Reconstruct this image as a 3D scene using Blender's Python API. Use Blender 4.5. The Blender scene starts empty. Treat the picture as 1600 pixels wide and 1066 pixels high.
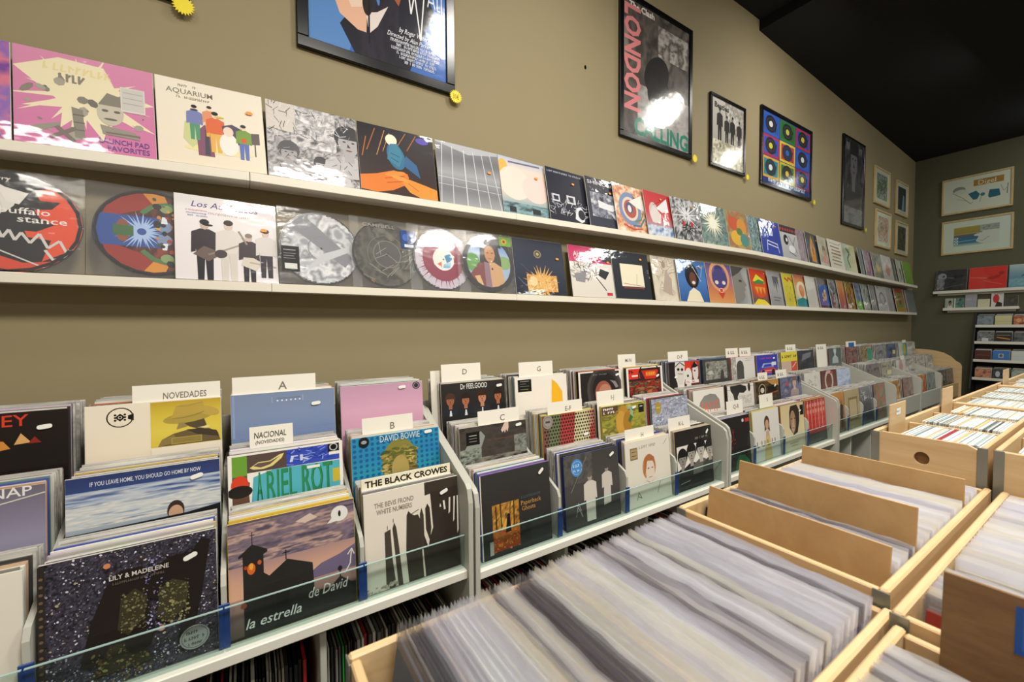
import bpy, math, random, shlex
import numpy as np
from mathutils import Matrix, Vector

scene = bpy.context.scene
C = scene.collection
PI = math.pi

# ------------------------------------------------------------------ camera
CAM = Vector((1.93, 0.0, 1.45))
YAW, PITCH, ROLL = math.radians(57.238), math.radians(-1.955), math.radians(-0.37)
fw = Vector((-math.sin(YAW)*math.cos(PITCH), math.cos(YAW)*math.cos(PITCH), math.sin(PITCH)))
rt = Vector((math.cos(YAW), math.sin(YAW), 0.0))
up = rt.cross(fw)
r2 = rt*math.cos(ROLL) + up*math.sin(ROLL)
u2 = -rt*math.sin(ROLL) + up*math.cos(ROLL)
cam_d = bpy.data.cameras.new('camera')
cam = bpy.data.objects.new('camera', cam_d)
C.objects.link(cam)
m = Matrix.Identity(4)
for i in range(3):
    m[i][0], m[i][1], m[i][2], m[i][3] = r2[i], u2[i], -fw[i], CAM[i]
cam.matrix_world = m
cam_d.sensor_width = 36.0
cam_d.lens = 36.0*648.97/1600.0
cam_d.clip_start = 0.02
cam_d.dof.use_dof = True
cam_d.dof.focus_distance = 2.4
cam_d.dof.aperture_fstop = 6.3
scene.camera = cam

# ------------------------------------------------------------------ view, world, lights
vs = scene.view_settings
vs.view_transform = 'Standard'
vs.look = 'None'
vs.gamma = 1.0
vs.use_curve_mapping = False
vs.exposure = -0.12
scene.cycles.transparent_max_bounces = 24
scene.cycles.max_bounces = 7
scene.cycles.sample_clamp_indirect = 4.0

world = bpy.data.worlds.new('room_air')
scene.world = world
world.use_nodes = True
world.node_tree.nodes['Background'].inputs['Color'].default_value = (0.9, 0.95, 1.0, 1)
world.node_tree.nodes['Background'].inputs['Strength'].default_value = 0.02

def lamp(x, y, z, power, size, col, target=None, shape='DISK', size_y=None):
    d = bpy.data.lights.new('ceiling_lamp', 'AREA')
    d.shape = shape
    d.size = size
    if size_y:
        d.size_y = size_y
    d.energy = power
    d.color = col
    o = bpy.data.objects.new('ceiling_lamp', d)
    C.objects.link(o)
    o.location = (x, y, z)
    if target:
        o.rotation_euler = (Vector(target)-Vector((x, y, z))).to_track_quat('-Z', 'Y').to_euler()
    return o

WARM = (1.0, 0.95, 0.86)
NEUT = (0.97, 1.0, 0.95)
# the row of track lamps that washes the long wall
for (x, y, z, p, c) in ((1.2, -0.7, 3.75, 2.5, WARM), (1.2, 1.44, 3.75, 17, WARM), (1.05, 3.86, 3.75, 18, WARM),
                        (1.3, 5.6, 3.7, 6, WARM), (1.5, 7.45, 3.7, 4, NEUT)):
    lamp(x, y, z, p, 0.36, c, (0.0, y, 1.6))
# ceiling lamps over the aisle and the crates
for (x, y, z, p, c) in ((2.3, -1.1, 3.5, 28, WARM), (2.2, 0.5, 3.5, 80, WARM), (2.4, 2.4, 3.5, 62, WARM), (2.5, 4.6, 3.5, 30, NEUT),
                        (2.6, 6.6, 3.5, 13, NEUT), (4.4, 1.0, 3.6, 30, NEUT), (4.4, 4.6, 3.6, 20, NEUT)):
    lamp(x, y, z, p, 0.55, c, None, 'RECTANGLE', 0.55)

# ------------------------------------------------------------------ colour + materials
def lin(h):
    h = h.lstrip('#')
    if len(h) == 3:
        h = ''.join(a+a for a in h)
    o = []
    for i in (0, 2, 4):
        v = int(h[i:i+2], 16)/255.0
        o.append(v/12.92 if v <= 0.04045 else ((v+0.055)/1.055)**2.4)
    return (o[0], o[1], o[2], 1.0)

def new_mat(name):
    mt = bpy.data.materials.new(name)
    mt.use_nodes = True
    nt = mt.node_tree
    return mt, nt, nt.nodes['Principled BSDF']

def noise_bump(nt, bsdf, scale, strength, dist=0.002, inp='Normal', stretch=(1, 1, 1), random_off=False, detail=3.0):
    tc = nt.nodes.new('ShaderNodeTexCoord')
    mp = nt.nodes.new('ShaderNodeMapping')
    mp.inputs['Scale'].default_value = stretch
    nz = nt.nodes.new('ShaderNodeTexNoise')
    nz.inputs['Scale'].default_value = scale
    nz.inputs['Detail'].default_value = detail
    bp = nt.nodes.new('ShaderNodeBump')
    bp.inputs['Strength'].default_value = strength
    bp.inputs['Distance'].default_value = dist
    nt.links.new(tc.outputs['Object'], mp.inputs['Vector'])
    if random_off:
        oi = nt.nodes.new('ShaderNodeObjectInfo')
        ml = nt.nodes.new('ShaderNodeMath')
        ml.operation = 'MULTIPLY'
        ml.inputs[1].default_value = 37.0
        nt.links.new(oi.outputs['Random'], ml.inputs[0])
        nt.links.new(ml.outputs[0], mp.inputs['Location'])
    nt.links.new(mp.outputs['Vector'], nz.inputs['Vector'])
    nt.links.new(nz.outputs['Fac'], bp.inputs['Height'])
    nt.links.new(bp.outputs['Normal'], bsdf.inputs[inp])
    return nz

def plain(name, col, rough=0.5, var=0.06, scale=6.0, bump=0.0, metallic=0.0, spec=0.5):
    """colour with a faint mottling of its own"""
    mt, nt, b = new_mat(name)
    c = lin(col)
    tc = nt.nodes.new('ShaderNodeTexCoord')
    nz = nt.nodes.new('ShaderNodeTexNoise')
    nz.inputs['Scale'].default_value = scale
    nz.inputs['Detail'].default_value = 5
    rp = nt.nodes.new('ShaderNodeMix')
    rp.data_type = 'RGBA'
    rp.inputs[6].default_value = tuple(v*(1-var) for v in c[:3]) + (1,)
    rp.inputs[7].default_value = tuple(min(1, v*(1+var)) for v in c[:3]) + (1,)
    nt.links.new(tc.outputs['Object'], nz.inputs['Vector'])
    nt.links.new(nz.outputs['Fac'], rp.inputs[0])
    nt.links.new(rp.outputs[2], b.inputs['Base Color'])
    b.inputs['Roughness'].default_value = rough
    b.inputs['Metallic'].default_value = metallic
    b.inputs['Specular IOR Level'].default_value = spec
    if bump:
        noise_bump(nt, b, 60, bump, 0.001)
    return mt

def wood(name, c1, c2, rough=0.45, axis=(1, 14, 14)):
    mt, nt, b = new_mat(name)
    tc = nt.nodes.new('ShaderNodeTexCoord')
    mp = nt.nodes.new('ShaderNodeMapping')
    mp.inputs['Scale'].default_value = axis
    nz = nt.nodes.new('ShaderNodeTexNoise')
    nz.inputs['Scale'].default_value = 3.0
    nz.inputs['Detail'].default_value = 8
    nz.inputs['Roughness'].default_value = 0.65
    nz.inputs['Distortion'].default_value = 0.6
    rp = nt.nodes.new('ShaderNodeValToRGB')
    rp.color_ramp.elements[0].position = 0.3
    rp.color_ramp.elements[1].position = 0.72
    rp.color_ramp.elements[0].color = lin(c1)
    rp.color_ramp.elements[1].color = lin(c2)
    nt.links.new(tc.outputs['Object'], mp.inputs['Vector'])
    nt.links.new(mp.outputs['Vector'], nz.inputs['Vector'])
    nt.links.new(nz.outputs['Fac'], rp.inputs['Fac'])
    nt.links.new(rp.outputs['Color'], b.inputs['Base Color'])
    b.inputs['Roughness'].default_value = rough
    return mt

def tinted(name, rough=0.5, coat=0.0):
    """cardboard that takes each object's own colour"""
    mt, nt, b = new_mat(name)
    oi = nt.nodes.new('ShaderNodeObjectInfo')
    tc = nt.nodes.new('ShaderNodeTexCoord')
    nz = nt.nodes.new('ShaderNodeTexNoise')
    nz.inputs['Scale'].default_value = 9.0
    mx = nt.nodes.new('ShaderNodeMix')
    mx.data_type = 'RGBA'
    mx.blend_type = 'MULTIPLY'
    mx.inputs[0].default_value = 0.25
    nt.links.new(tc.outputs['Object'], nz.inputs['Vector'])
    nt.links.new(oi.outputs['Color'], mx.inputs[6])
    nt.links.new(nz.outputs['Color'], mx.inputs[7])
    nt.links.new(mx.outputs[2], b.inputs['Base Color'])
    b.inputs['Roughness'].default_value = rough
    b.inputs['Coat Weight'].default_value = coat
    b.inputs['Coat Roughness'].default_value = 0.1
    return mt

def printed(name, rough, coat, crough, bump_scale, bump, stretch=(1, 1, 1), dist=0.002):
    """flat print: the ink colours stored on the printed sheet"""
    mt, nt, b = new_mat(name)
    at = nt.nodes.new('ShaderNodeAttribute')
    at.attribute_name = 'Ink'
    nt.links.new(at.outputs['Color'], b.inputs['Base Color'])
    b.inputs['Roughness'].default_value = rough
    b.inputs['Specular IOR Level'].default_value = 0.2
    b.inputs['Coat Weight'].default_value = coat
    b.inputs['Coat Roughness'].default_value = crough
    if bump:
        noise_bump(nt, b, bump_scale, bump, dist, 'Coat Normal', stretch, True)
    return mt

M = {}
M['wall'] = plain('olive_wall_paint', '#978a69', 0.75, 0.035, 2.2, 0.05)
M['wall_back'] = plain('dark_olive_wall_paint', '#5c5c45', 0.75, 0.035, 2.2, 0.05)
M['wall_far'] = plain('neutral_wall_paint', '#b5ab98', 0.8)
M['ceiling'] = plain('black_ceiling_paint', '#0d0d0e', 0.95, 0.1)
M['floor'] = plain('grey_floor', '#6d6a66', 0.4)
M['ledge'] = plain('cream_ledge_paint', '#efe8d8', 0.4, 0.02)
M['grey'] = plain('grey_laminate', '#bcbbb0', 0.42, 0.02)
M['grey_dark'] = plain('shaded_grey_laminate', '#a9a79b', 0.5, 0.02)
M['white_edge'] = plain('white_lip', '#e6e3d6', 0.38, 0.02)
M['blue'] = plain('blue_edge', '#1c3d84', 0.4)
M['black'] = plain('black_frame', '#0f0f10', 0.22, 0.1)
M['black_rack'] = plain('black_rack', '#1b1b1c', 0.5, 0.1)
M['steel'] = plain('metal_trim', '#8b8d86', 0.35, 0.05, metallic=0.6)
M['birch'] = wood('birch_plywood', '#c4a273', '#d8ba8e')
M['birch_y'] = wood('birch_plywood_along', '#c9a878', '#dcc094', 0.45, (14, 1, 14))
M['birch_pale'] = wood('pale_frame_wood', '#c3a874', '#d9c393', 0.4, (6, 6, 2))
M['fibre'] = wood('fibreboard', '#b48d5c', '#c4a06e', 0.55, (5, 5, 5))
M['cardboard'] = wood('brown_cardboard', '#745334', '#8f6c44', 0.7, (4, 20, 20))
M['card'] = plain('white_card', '#f3ede0', 0.45, 0.02)
M['sticker_w'] = plain('white_sticker', '#f4f2ea', 0.5, 0.02)
M['sticker_o'] = plain('orange_sticker', '#e8962c', 0.5, 0.05)
M['badge'] = plain('yellow_badge', '#f2dd1c', 0.5, 0.05)
M['sleeve'] = tinted('sleeve_card', 0.5)
M['vinyl'] = plain('black_vinyl', '#0b0b0c', 0.25)
M['print'] = printed('cover_print', 0.42, 0.35, 0.12, 5, 0.12)
M['film'] = printed('film_wrapped_print', 0.4, 1.0, 0.055, 6, 0.6, (1, 1, 1.6), 0.005)
M['poster'] = printed('glazed_print', 0.6, 1.0, 0.12, 6, 0.35, (1, 1, 1.6), 0.006)

def sheen(nt):
    """reflectance of a thin pane, the same from both faces: 0.04 + 0.8 facing^5"""
    lw = nt.nodes.new('ShaderNodeLayerWeight')
    lw.inputs['Blend'].default_value = 0.5
    pw = nt.nodes.new('ShaderNodeMath')
    pw.operation = 'POWER'
    pw.inputs[1].default_value = 5.0
    ml = nt.nodes.new('ShaderNodeMath')
    ml.operation = 'MULTIPLY_ADD'
    ml.inputs[1].default_value = 0.8
    ml.inputs[2].default_value = 0.04
    nt.links.new(lw.outputs['Facing'], pw.inputs[0])
    nt.links.new(pw.outputs[0], ml.inputs[0])
    return ml

def film_mat(name, alpha, col, rough, bump):
    mt, nt, b = new_mat(name)
    out = nt.nodes['Material Output']
    tr = nt.nodes.new('ShaderNodeBsdfTransparent')
    mx = nt.nodes.new('ShaderNodeMixShader')
    b.inputs['Base Color'].default_value = lin(col)
    b.inputs['Roughness'].default_value = rough
    b.inputs['Specular IOR Level'].default_value = 0.9
    noise_bump(nt, b, 9, bump, 0.006, 'Normal', (1, 1, 2), True)
    fr = sheen(nt)
    ad = nt.nodes.new('ShaderNodeMath')
    ad.operation = 'ADD'
    ad.use_clamp = True
    ad.inputs[1].default_value = alpha
    nt.links.new(fr.outputs[0], ad.inputs[0])
    nt.links.new(ad.outputs[0], mx.inputs['Fac'])
    nt.links.new(tr.outputs[0], mx.inputs[1])
    nt.links.new(b.outputs[0], mx.inputs[2])
    nt.links.new(mx.outputs[0], out.inputs['Surface'])
    return mt

M['clear'] = film_mat('clear_film', 0.04, '#e6e6ea', 0.05, 0.7)
M['flap'] = film_mat('milky_film', 0.46, '#eceaf0', 0.16, 0.5)
_nt = M['flap'].node_tree
_oi = _nt.nodes.new('ShaderNodeObjectInfo')
_nt.links.new(_oi.outputs['Color'], _nt.nodes['Principled BSDF'].inputs['Base Color'])

def glass_mat():
    mt, nt, b = new_mat('front_glass')
    out = nt.nodes['Material Output']
    tr = nt.nodes.new('ShaderNodeBsdfTransparent')
    tr.inputs['Color'].default_value = (0.88, 0.945, 0.935, 1)
    gl = nt.nodes.new('ShaderNodeBsdfGlossy')
    gl.inputs['Roughness'].default_value = 0.02
    fr = sheen(nt)
    mx = nt.nodes.new('ShaderNodeMixShader')
    nt.links.new(fr.outputs[0], mx.inputs['Fac'])
    nt.links.new(tr.outputs[0], mx.inputs[1])
    nt.links.new(gl.outputs[0], mx.inputs[2])
    nt.links.new(mx.outputs[0], out.inputs['Surface'])
    return mt
M['glass'] = glass_mat()
M['glass_edge'] = plain('green_glass_edge', '#a9c4bd', 0.15, 0.02)

# ------------------------------------------------------------------ mesh helpers
def link(name, me, mat=None, parent=None, loc=None, rot=None):
    o = bpy.data.objects.new(name, me)
    C.objects.link(o)
    if mat is not None and me is not None and not me.materials:
        me.materials.append(M[mat] if isinstance(mat, str) else mat)
    if parent is not None:
        o.parent = parent
    if loc is not None:
        o.location = loc
    if rot is not None:
        o.rotation_euler = rot
    return o

def tag(o, label=None, cat=None, group=None, kind=None):
    for k, v in (('label', label), ('category', cat), ('group', group), ('kind', kind)):
        if v:
            o[k] = v
    return o

class MB:
    def __init__(s):
        s.v, s.f = [], []
    def add(s, vs, fs):
        n = len(s.v)
        s.v += vs
        s.f += [tuple(i+n for i in f) for f in fs]
        return s
    def box(s, x0, x1, y0, y1, z0, z1):
        vs = [(x, y, z) for z in (z0, z1) for y in (y0, y1) for x in (x0, x1)]
        return s.add(vs, [(0, 2, 3, 1), (4, 5, 7, 6), (0, 1, 5, 4), (2, 6, 7, 3), (0, 4, 6, 2), (1, 3, 7, 5)])
    def bbox(s, x0, x1, y0, y1, z0, z1, b=0.002):
        """box with chamfered edges"""
        c = ((x0+x1)/2, (y0+y1)/2, (z0+z1)/2)
        h = ((x1-x0)/2, (y1-y0)/2, (z1-z0)/2)
        b = min(b, *(k*0.45 for k in h))
        vs, idx = [], {}
        for sx in (-1, 1):
            for sy in (-1, 1):
                for sz in (-1, 1):
                    for a in range(3):
                        q = [sx*h[0], sy*h[1], sz*h[2]]
                        for k, sg in enumerate((sx, sy, sz)):
                            if k != a:
                                q[k] -= sg*b
                        idx[(sx, sy, sz, a)] = len(vs)
                        vs.append((c[0]+q[0], c[1]+q[1], c[2]+q[2]))
        fs = []
        S = (-1, 1)
        for a in range(3):
            o1, o2 = (a+1) % 3, (a+2) % 3
            for sg in S:
                quad = []
                for (p, q) in ((-1, -1), (1, -1), (1, 1), (-1, 1)):
                    k = [0, 0, 0]
                    k[a], k[o1], k[o2] = sg, p, q
                    quad.append(idx[(*k, a)])
                fs.append(tuple(quad if sg > 0 else quad[::-1]))
        for a in range(3):
            o1, o2 = (a+1) % 3, (a+2) % 3
            for p in S:
                for q in S:
                    k0, k1 = [0]*3, [0]*3
                    k0[a], k1[a] = -1, 1
                    k0[o1] = k1[o1] = p
                    k0[o2] = k1[o2] = q
                    f = (idx[(*k0, o1)], idx[(*k1, o1)], idx[(*k1, o2)], idx[(*k0, o2)])
                    fs.append(f if p*q < 0 else f[::-1])
        for sx in S:
            for sy in S:
                for sz in S:
                    f = (idx[(sx, sy, sz, 0)], idx[(sx, sy, sz, 1)], idx[(sx, sy, sz, 2)])
                    fs.append(f if sx*sy*sz > 0 else f[::-1])
        return s.add(vs, fs)
    def prism(s, prof, a0, a1, plane='xz'):
        """extrude a closed profile: plane xz along y, yz along x, xy along z"""
        n = len(prof)
        def P(u, v, a):
            return (u, a, v) if plane == 'xz' else ((a, u, v) if plane == 'yz' else (u, v, a))
        vs = [P(u, v, a0) for u, v in prof] + [P(u, v, a1) for u, v in prof]
        fs = [tuple(range(n)), tuple(range(2*n-1, n-1, -1))]
        fs += [(i+n, (i+1) % n+n, (i+1) % n, i) for i in range(n)]
        return s.add(vs, fs)
    def mesh(s, name):
        me = bpy.data.meshes.new(name)
        me.from_pydata(s.v, [], s.f)
        me.update()
        return me

def empty(name, loc=(0, 0, 0), rot=(0, 0, 0)):
    o = bpy.data.objects.new(name, None)
    C.objects.link(o)
    o.location = loc
    o.rotation_euler = rot
    o.empty_display_size = 0.05
    return o

def fix_normals(me):
    import bmesh
    bm = bmesh.new()
    bm.from_mesh(me)
    bmesh.ops.recalc_face_normals(bm, faces=bm.faces)
    bm.to_mesh(me)
    bm.free()

def part(name, mb, mat, parent):
    me = mb.mesh(name)
    fix_normals(me)
    return link(name, me, mat, parent)

_boxes = {}
def box_mesh(w, t, h, b=0.0008, mat='sleeve'):
    """shared sleeve-like box: x centred, y centred, z from 0"""
    k = (round(w, 4), round(t, 4), round(h, 4), mat)
    if k not in _boxes:
        me = MB().bbox(-w/2, w/2, -t/2, t/2, 0, h, b).mesh('sleeve_box')
        me.materials.append(M[mat])
        _boxes[k] = me
    return _boxes[k]

# ------------------------------------------------------------------ printed art: flat inks laid on a sheet
_texts = {}     # (string, shear) -> (verts, faces, width)
def collect_text(specs):
    todo = set()
    for sp in specs:
        for op in sp.split(';'):
            tk = shlex.split(op, posix=True) if op.strip() else []
            if tk and tk[0] == 't':
                todo.add((tk[1], float(tk[7]) if len(tk) > 7 else 0.0))
    todo = [t for t in todo if t not in _texts]
    obs = []
    for s_, sh in todo:
        cu = bpy.data.curves.new('lettering', 'FONT')
        cu.body = s_.lstrip('!')
        cu.offset = 0.035 if s_.startswith('!') else 0.006
        cu.shear = sh
        cu.resolution_u = 2
        cu.align_x = 'LEFT'
        o = bpy.data.objects.new('lettering', cu)
        C.objects.link(o)
        obs.append((s_, sh, o, cu))
    dg = bpy.context.evaluated_depsgraph_get()
    dg.update()
    for s_, sh, o, cu in obs:
        me = bpy.data.meshes.new_from_object(o.evaluated_get(dg))
        v = np.zeros(len(me.vertices)*3, np.float32)
        me.vertices.foreach_get('co', v)
        v = v.reshape(-1, 3)[:, :2].astype(float)
        fs = [tuple(p.vertices) for p in me.polygons]
        if len(v):
            v[:, 0] -= v[:, 0].min()
            w = v[:, 0].max()
        else:
            w = 1.0
        _texts[(s_, sh)] = (v, fs, w)
        bpy.data.meshes.remove(me)
        bpy.data.objects.remove(o)
        bpy.data.curves.remove(cu)

def vnoise(nx, ny, scale, seed, ar=1.0):
    rng = np.random.RandomState(seed)
    out = np.zeros((ny, nx))
    amp, tot, s = 1.0, 0.0, scale
    for _ in range(4):
        gx, gy = max(2, int(round(s))+2), max(2, int(round(s*ar))+2)
        g = rng.rand(gy, gx)
        X = np.linspace(0, gx-1.001, nx)
        Y = np.linspace(0, gy-1.001, ny)
        xi, yi = X.astype(int), Y.astype(int)
        fx, fy = X-xi, Y-yi
        fx, fy = fx*fx*(3-2*fx), fy*fy*(3-2*fy)
        a = g[np.ix_(yi, xi)]*(1-fx)+g[np.ix_(yi, np.minimum(xi+1, gx-1))]*fx
        b = g[np.ix_(np.minimum(yi+1, gy-1), xi)]*(1-fx)+g[np.ix_(np.minimum(yi+1, gy-1), np.minimum(xi+1, gx-1))]*fx
        out += amp*(a*(1-fy)[:, None]+b*fy[:, None])
        tot += amp
        amp *= 0.55
        s *= 2.1
    out /= tot
    lo, hi = np.percentile(out, 3), np.percentile(out, 97)
    return np.clip((out-lo)/(hi-lo+1e-9), 0, 1)

def ramp(v, cols):
    cs = np.array([lin(c)[:3] for c in cols])
    if len(cs) == 1:
        return np.repeat(cs, v.size, 0).reshape(v.shape+(3,))
    t = v*(len(cs)-1)
    i = np.minimum(t.astype(int), len(cs)-2)
    f = (t-i)[..., None]
    return cs[i]*(1-f)+cs[i+1]*f

def clip_poly(pts, clip):
    out = pts
    n = len(clip)
    for i in range(n):
        (ax, ay), (bx, by) = clip[i], clip[(i+1) % n]
        inp, out = out, []
        if not inp:
            break
        for k in range(len(inp)):
            p, q = inp[k-1], inp[k]
            sp = (bx-ax)*(p[1]-ay)-(by-ay)*(p[0]-ax)
            sq = (bx-ax)*(q[1]-ay)-(by-ay)*(q[0]-ax)
            if sq >= 0:
                if sp < 0:
                    t = sp/(sp-sq)
                    out.append((p[0]+t*(q[0]-p[0]), p[1]+t*(q[1]-p[1])))
                out.append(q)
            elif sp >= 0:
                t = sp/(sp-sq)
                out.append((p[0]+t*(q[0]-p[0]), p[1]+t*(q[1]-p[1])))
    return out

SQUARE = [(0, 0), (1, 0), (1, 1), (0, 1)]
CIRCLE = [(0.5+0.5*math.cos(a*PI/24), 0.5+0.5*math.sin(a*PI/24)) for a in range(48)]

def art_mesh(spec, w, h, grid=28, clip=None, lift=4e-5, mat='print', low=0.0):
    """spec -> mesh: sheet x in -w/2..w/2, z in 0..h, facing -y; low: the art fills the sheet from that height up"""
    SC = 1.0-low
    clip = clip or SQUARE
    V, F, K = [], [], []
    state = {'k': 0}
    def put(pts, faces, cols):
        n = len(V)
        d = -state['k']*lift
        for (x, y) in pts:
            V.append(((x-0.5)*w, d, (0.0 if y <= 1e-4 else low+SC*y)*h))
        for f in faces:
            F.append(tuple(i+n for i in f))
        K.extend(cols)
    def poly(pts, c):
        pts = clip_poly(list(pts), clip)
        if len(pts) >= 3:
            put(pts, [tuple(range(len(pts)))], [lin(c)]*len(pts))
            state['k'] += 0.12
    def patch(x0, y0, x1, y1, col, n):
        ny, nx = col.shape[:2]
        if clip is not SQUARE and min(nx, ny) < 40:
            ix, iy = np.linspace(0, nx-1, 48), np.linspace(0, ny-1, 48)
            col = np.stack([np.stack([np.interp(ix, np.arange(nx), col[j, :, c]) for j in range(ny)]) for c in range(3)], -1)
            col = np.stack([np.stack([np.interp(iy, np.arange(ny), col[:, i, c]) for i in range(48)], 1) for c in range(3)], -1)
            ny, nx = 48, 48
        xs, ys = np.linspace(x0, x1, nx), np.linspace(y0, y1, ny)
        pts = [(x, y) for y in ys for x in xs]
        fs = []
        for j in range(ny-1):
            for i in range(nx-1):
                if clip is not SQUARE:
                    cx, cy = (xs[i]+xs[i+1])/2-.5, (ys[j]+ys[j+1])/2-.5
                    if cx*cx+cy*cy > 0.235:
                        continue
                fs.append((j*nx+i, j*nx+i+1, (j+1)*nx+i+1, (j+1)*nx+i))
        put(pts, fs, [(*c, 1.0) for c in col.reshape(-1, 3)])
    def ell(cx, cy, rx, ry, c, n=22, rot=0.0):
        ry = ry if state.get('fig') else ry/SC
        ca, sa = math.cos(rot), math.sin(rot)
        poly([(cx+rx*math.cos(a)*ca-ry*math.sin(a)*sa, cy+rx*math.cos(a)*sa+ry*math.sin(a)*ca)
              for a in (2*PI*i/n for i in range(n))], c)
    def line(pts, wd, c):
        for (ax, ay), (bx, by) in zip(pts, pts[1:]):
            dx, dy = bx-ax, by-ay
            L = math.hypot(dx, dy) or 1e-6
            nx, ny = -dy/L*wd/2, dx/L*wd/2
            poly([(ax+nx, ay+ny), (ax-nx, ay-ny), (bx-nx, by-ny), (bx+nx, by+ny)], c)
    for op in spec.split(';'):
        tk = shlex.split(op, posix=True) if op.strip() else []
        if not tk:
            continue
        o, a = tk[0], tk[1:]
        nums = lambda s, e=None: [float(q) for q in a[s:e]]
        if o == 'g':
            v = np.linspace(1, 0, max(2, len(a)*3))[:, None]*np.ones((1, 2))
            patch(0, 0, 1, 1, ramp(v, a), 2)
        elif o == 'gh':
            v = np.linspace(0, 1, max(2, len(a)*3))[None, :]*np.ones((2, 1))
            patch(0, 0, 1, 1, ramp(v, a), 2)
        elif o == 'n':
            patch(0, 0, 1, 1, ramp(vnoise(grid, grid, float(a[0]), int(a[1])), a[2:]), grid)
        elif o == 'N':
            x0, y0, x1, y1, sc, sd, ar = nums(0, 7)
            nx, ny = max(4, int(grid*(x1-x0))), max(4, int(grid*(y1-y0)))
            patch(x0, y0, x1, y1, ramp(vnoise(nx, ny, sc, int(sd), ar), a[7:]), grid)
        elif o == 'G':
            x0, y0, x1, y1 = nums(0, 4)
            v = np.linspace(1, 0, max(2, len(a[4:])*3))[:, None]*np.ones((1, 2))
            patch(x0, y0, x1, y1, ramp(v, a[4:]), 2)
        elif o == 'r':
            x0, y0, x1, y1 = nums(0, 4)
            poly([(x0, y0), (x1, y0), (x1, y1), (x0, y1)], a[4])
        elif o == 'e':
            q = nums(0, 4)
            ell(*q, a[4], 22, math.radians(float(a[5])) if len(a) > 5 else 0.0)
        elif o == 'rg':
            cx, cy, r0, r1 = nums(0, 4)
            for i in range(20):
                t0, t1 = 2*PI*i/20, 2*PI*(i+1)/20
                poly([(cx+r0*math.cos(t0), cy+r0*math.sin(t0)/SC), (cx+r1*math.cos(t0), cy+r1*math.sin(t0)/SC),
                      (cx+r1*math.cos(t1), cy+r1*math.sin(t1)/SC), (cx+r0*math.cos(t1), cy+r0*math.sin(t1)/SC)], a[4])
        elif o == 'p':
            q = nums(1)
            poly(list(zip(q[0::2], q[1::2])), a[0])
        elif o == 'l':
            q = nums(1)
            line(list(zip(q[1::2], q[2::2])), q[0], a[0])
        elif o == 'ray':      # x y n r0 r1 width colour seed
            x, y, n, ra, rb, wd = nums(0, 6)
            rr = random.Random(int(a[7]))
            for i in range(int(n)):
                t = 2*PI*(i+rr.random()*.7)/n
                e = rb*(0.65+0.35*rr.random())
                c_, s_ = math.cos(t), math.sin(t)
                poly([(x+ra*c_-wd*s_, y+ra*s_+wd*c_), (x+ra*c_+wd*s_, y+ra*s_-wd*c_), (x+e*c_, y+e*s_)], a[6])
        elif o == 'dots':     # x0 y0 x1 y1 nx ny r colour [stagger]
            x0, y0, x1, y1, nx, ny, r = nums(0, 7)
            st = float(a[8]) if len(a) > 8 else 0
            for j in range(int(ny)):
                for i in range(int(nx)):
                    ell(x0+(x1-x0)*(i+.5+(st if j % 2 else 0))/nx, y0+(y1-y0)*(j+.5)/ny, r, r, a[7], 8)
        elif o == 'sc':       # n seed x0 y0 x1 y1 smin smax colours...
            n, sd, x0, y0, x1, y1, s0, s1 = nums(0, 8)
            rr = random.Random(int(sd))
            for i in range(int(n)):
                s_ = s0+(s1-s0)*rr.random()**2
                ell(x0+(x1-x0)*rr.random(), y0+(y1-y0)*rr.random(), s_*(.6+.8*rr.random()), s_*(.5+.6*rr.random()),
                    rr.choice(a[8:]), 7, rr.random()*3)
        elif o == 'ln':       # n seed x0 y0 x1 y1 length width colours...
            n, sd, x0, y0, x1, y1, L, wd = nums(0, 8)
            rr = random.Random(int(sd))
            for i in range(int(n)):
                x, y, t = x0+(x1-x0)*rr.random(), y0+(y1-y0)*rr.random(), rr.random()*PI
                line([(x, y), (x+L*math.cos(t), y+L*math.sin(t))], wd, rr.choice(a[8:]))
        elif o == 'm':        # x y h top skin legs : a standing figure
            x, y, hh = nums(0, 3)
            T, S, L = a[3:6]
            k = hh*(1.3 if low else 1)
            state['fig'] = True
            q = k*SC
            poly([(x-.10*q, y), (x-.02*q, y), (x, y+.42*k), (x+.02*q, y), (x+.10*q, y), (x+.11*q, y+.5*k), (x-.11*q, y+.5*k)], L)
            poly([(x-.11*q, y+.45*k), (x+.11*q, y+.45*k), (x+.17*q, y+.78*k), (x+.06*q, y+.84*k), (x-.06*q, y+.84*k), (x-.17*q, y+.78*k)], T)
            poly([(x-.17*q, y+.78*k), (x-.12*q, y+.8*k), (x-.12*q, y+.46*k), (x-.18*q, y+.44*k)], T)
            poly([(x+.17*q, y+.78*k), (x+.12*q, y+.8*k), (x+.12*q, y+.46*k), (x+.18*q, y+.44*k)], T)
            ell(x, y+.91*k, .06*q, .08*k, S, 12)
            if len(a) > 6:
                ell(x, y+.955*k, .065*q, .05*k, a[6], 10)
        elif o == 'b':        # x y h body skin hair : head and shoulders
            x, y, k = nums(0, 3)
            k *= 1.35 if low else 1
            state['fig'] = True
            q = k*SC
            B, S, Hc = a[3:6]
            poly([(x-.42*q, y), (x+.42*q, y), (x+.38*q, y+.28*k), (x+.12*q, y+.40*k), (x-.12*q, y+.40*k), (x-.38*q, y+.28*k)], B)
            ell(x, y+.76*k, .23*q, .25*k, Hc, 16)
            poly([(x-.08*q, y+.3*k), (x+.08*q, y+.3*k), (x+.08*q, y+.5*k), (x-.08*q, y+.5*k)], S)
            ell(x, y+.66*k, .17*q, .23*k, S, 16)
            poly([(x-.19*q, y+.74*k), (x+.19*q, y+.74*k), (x+.16*q, y+.95*k), (x-.16*q, y+.95*k)], Hc)
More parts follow.
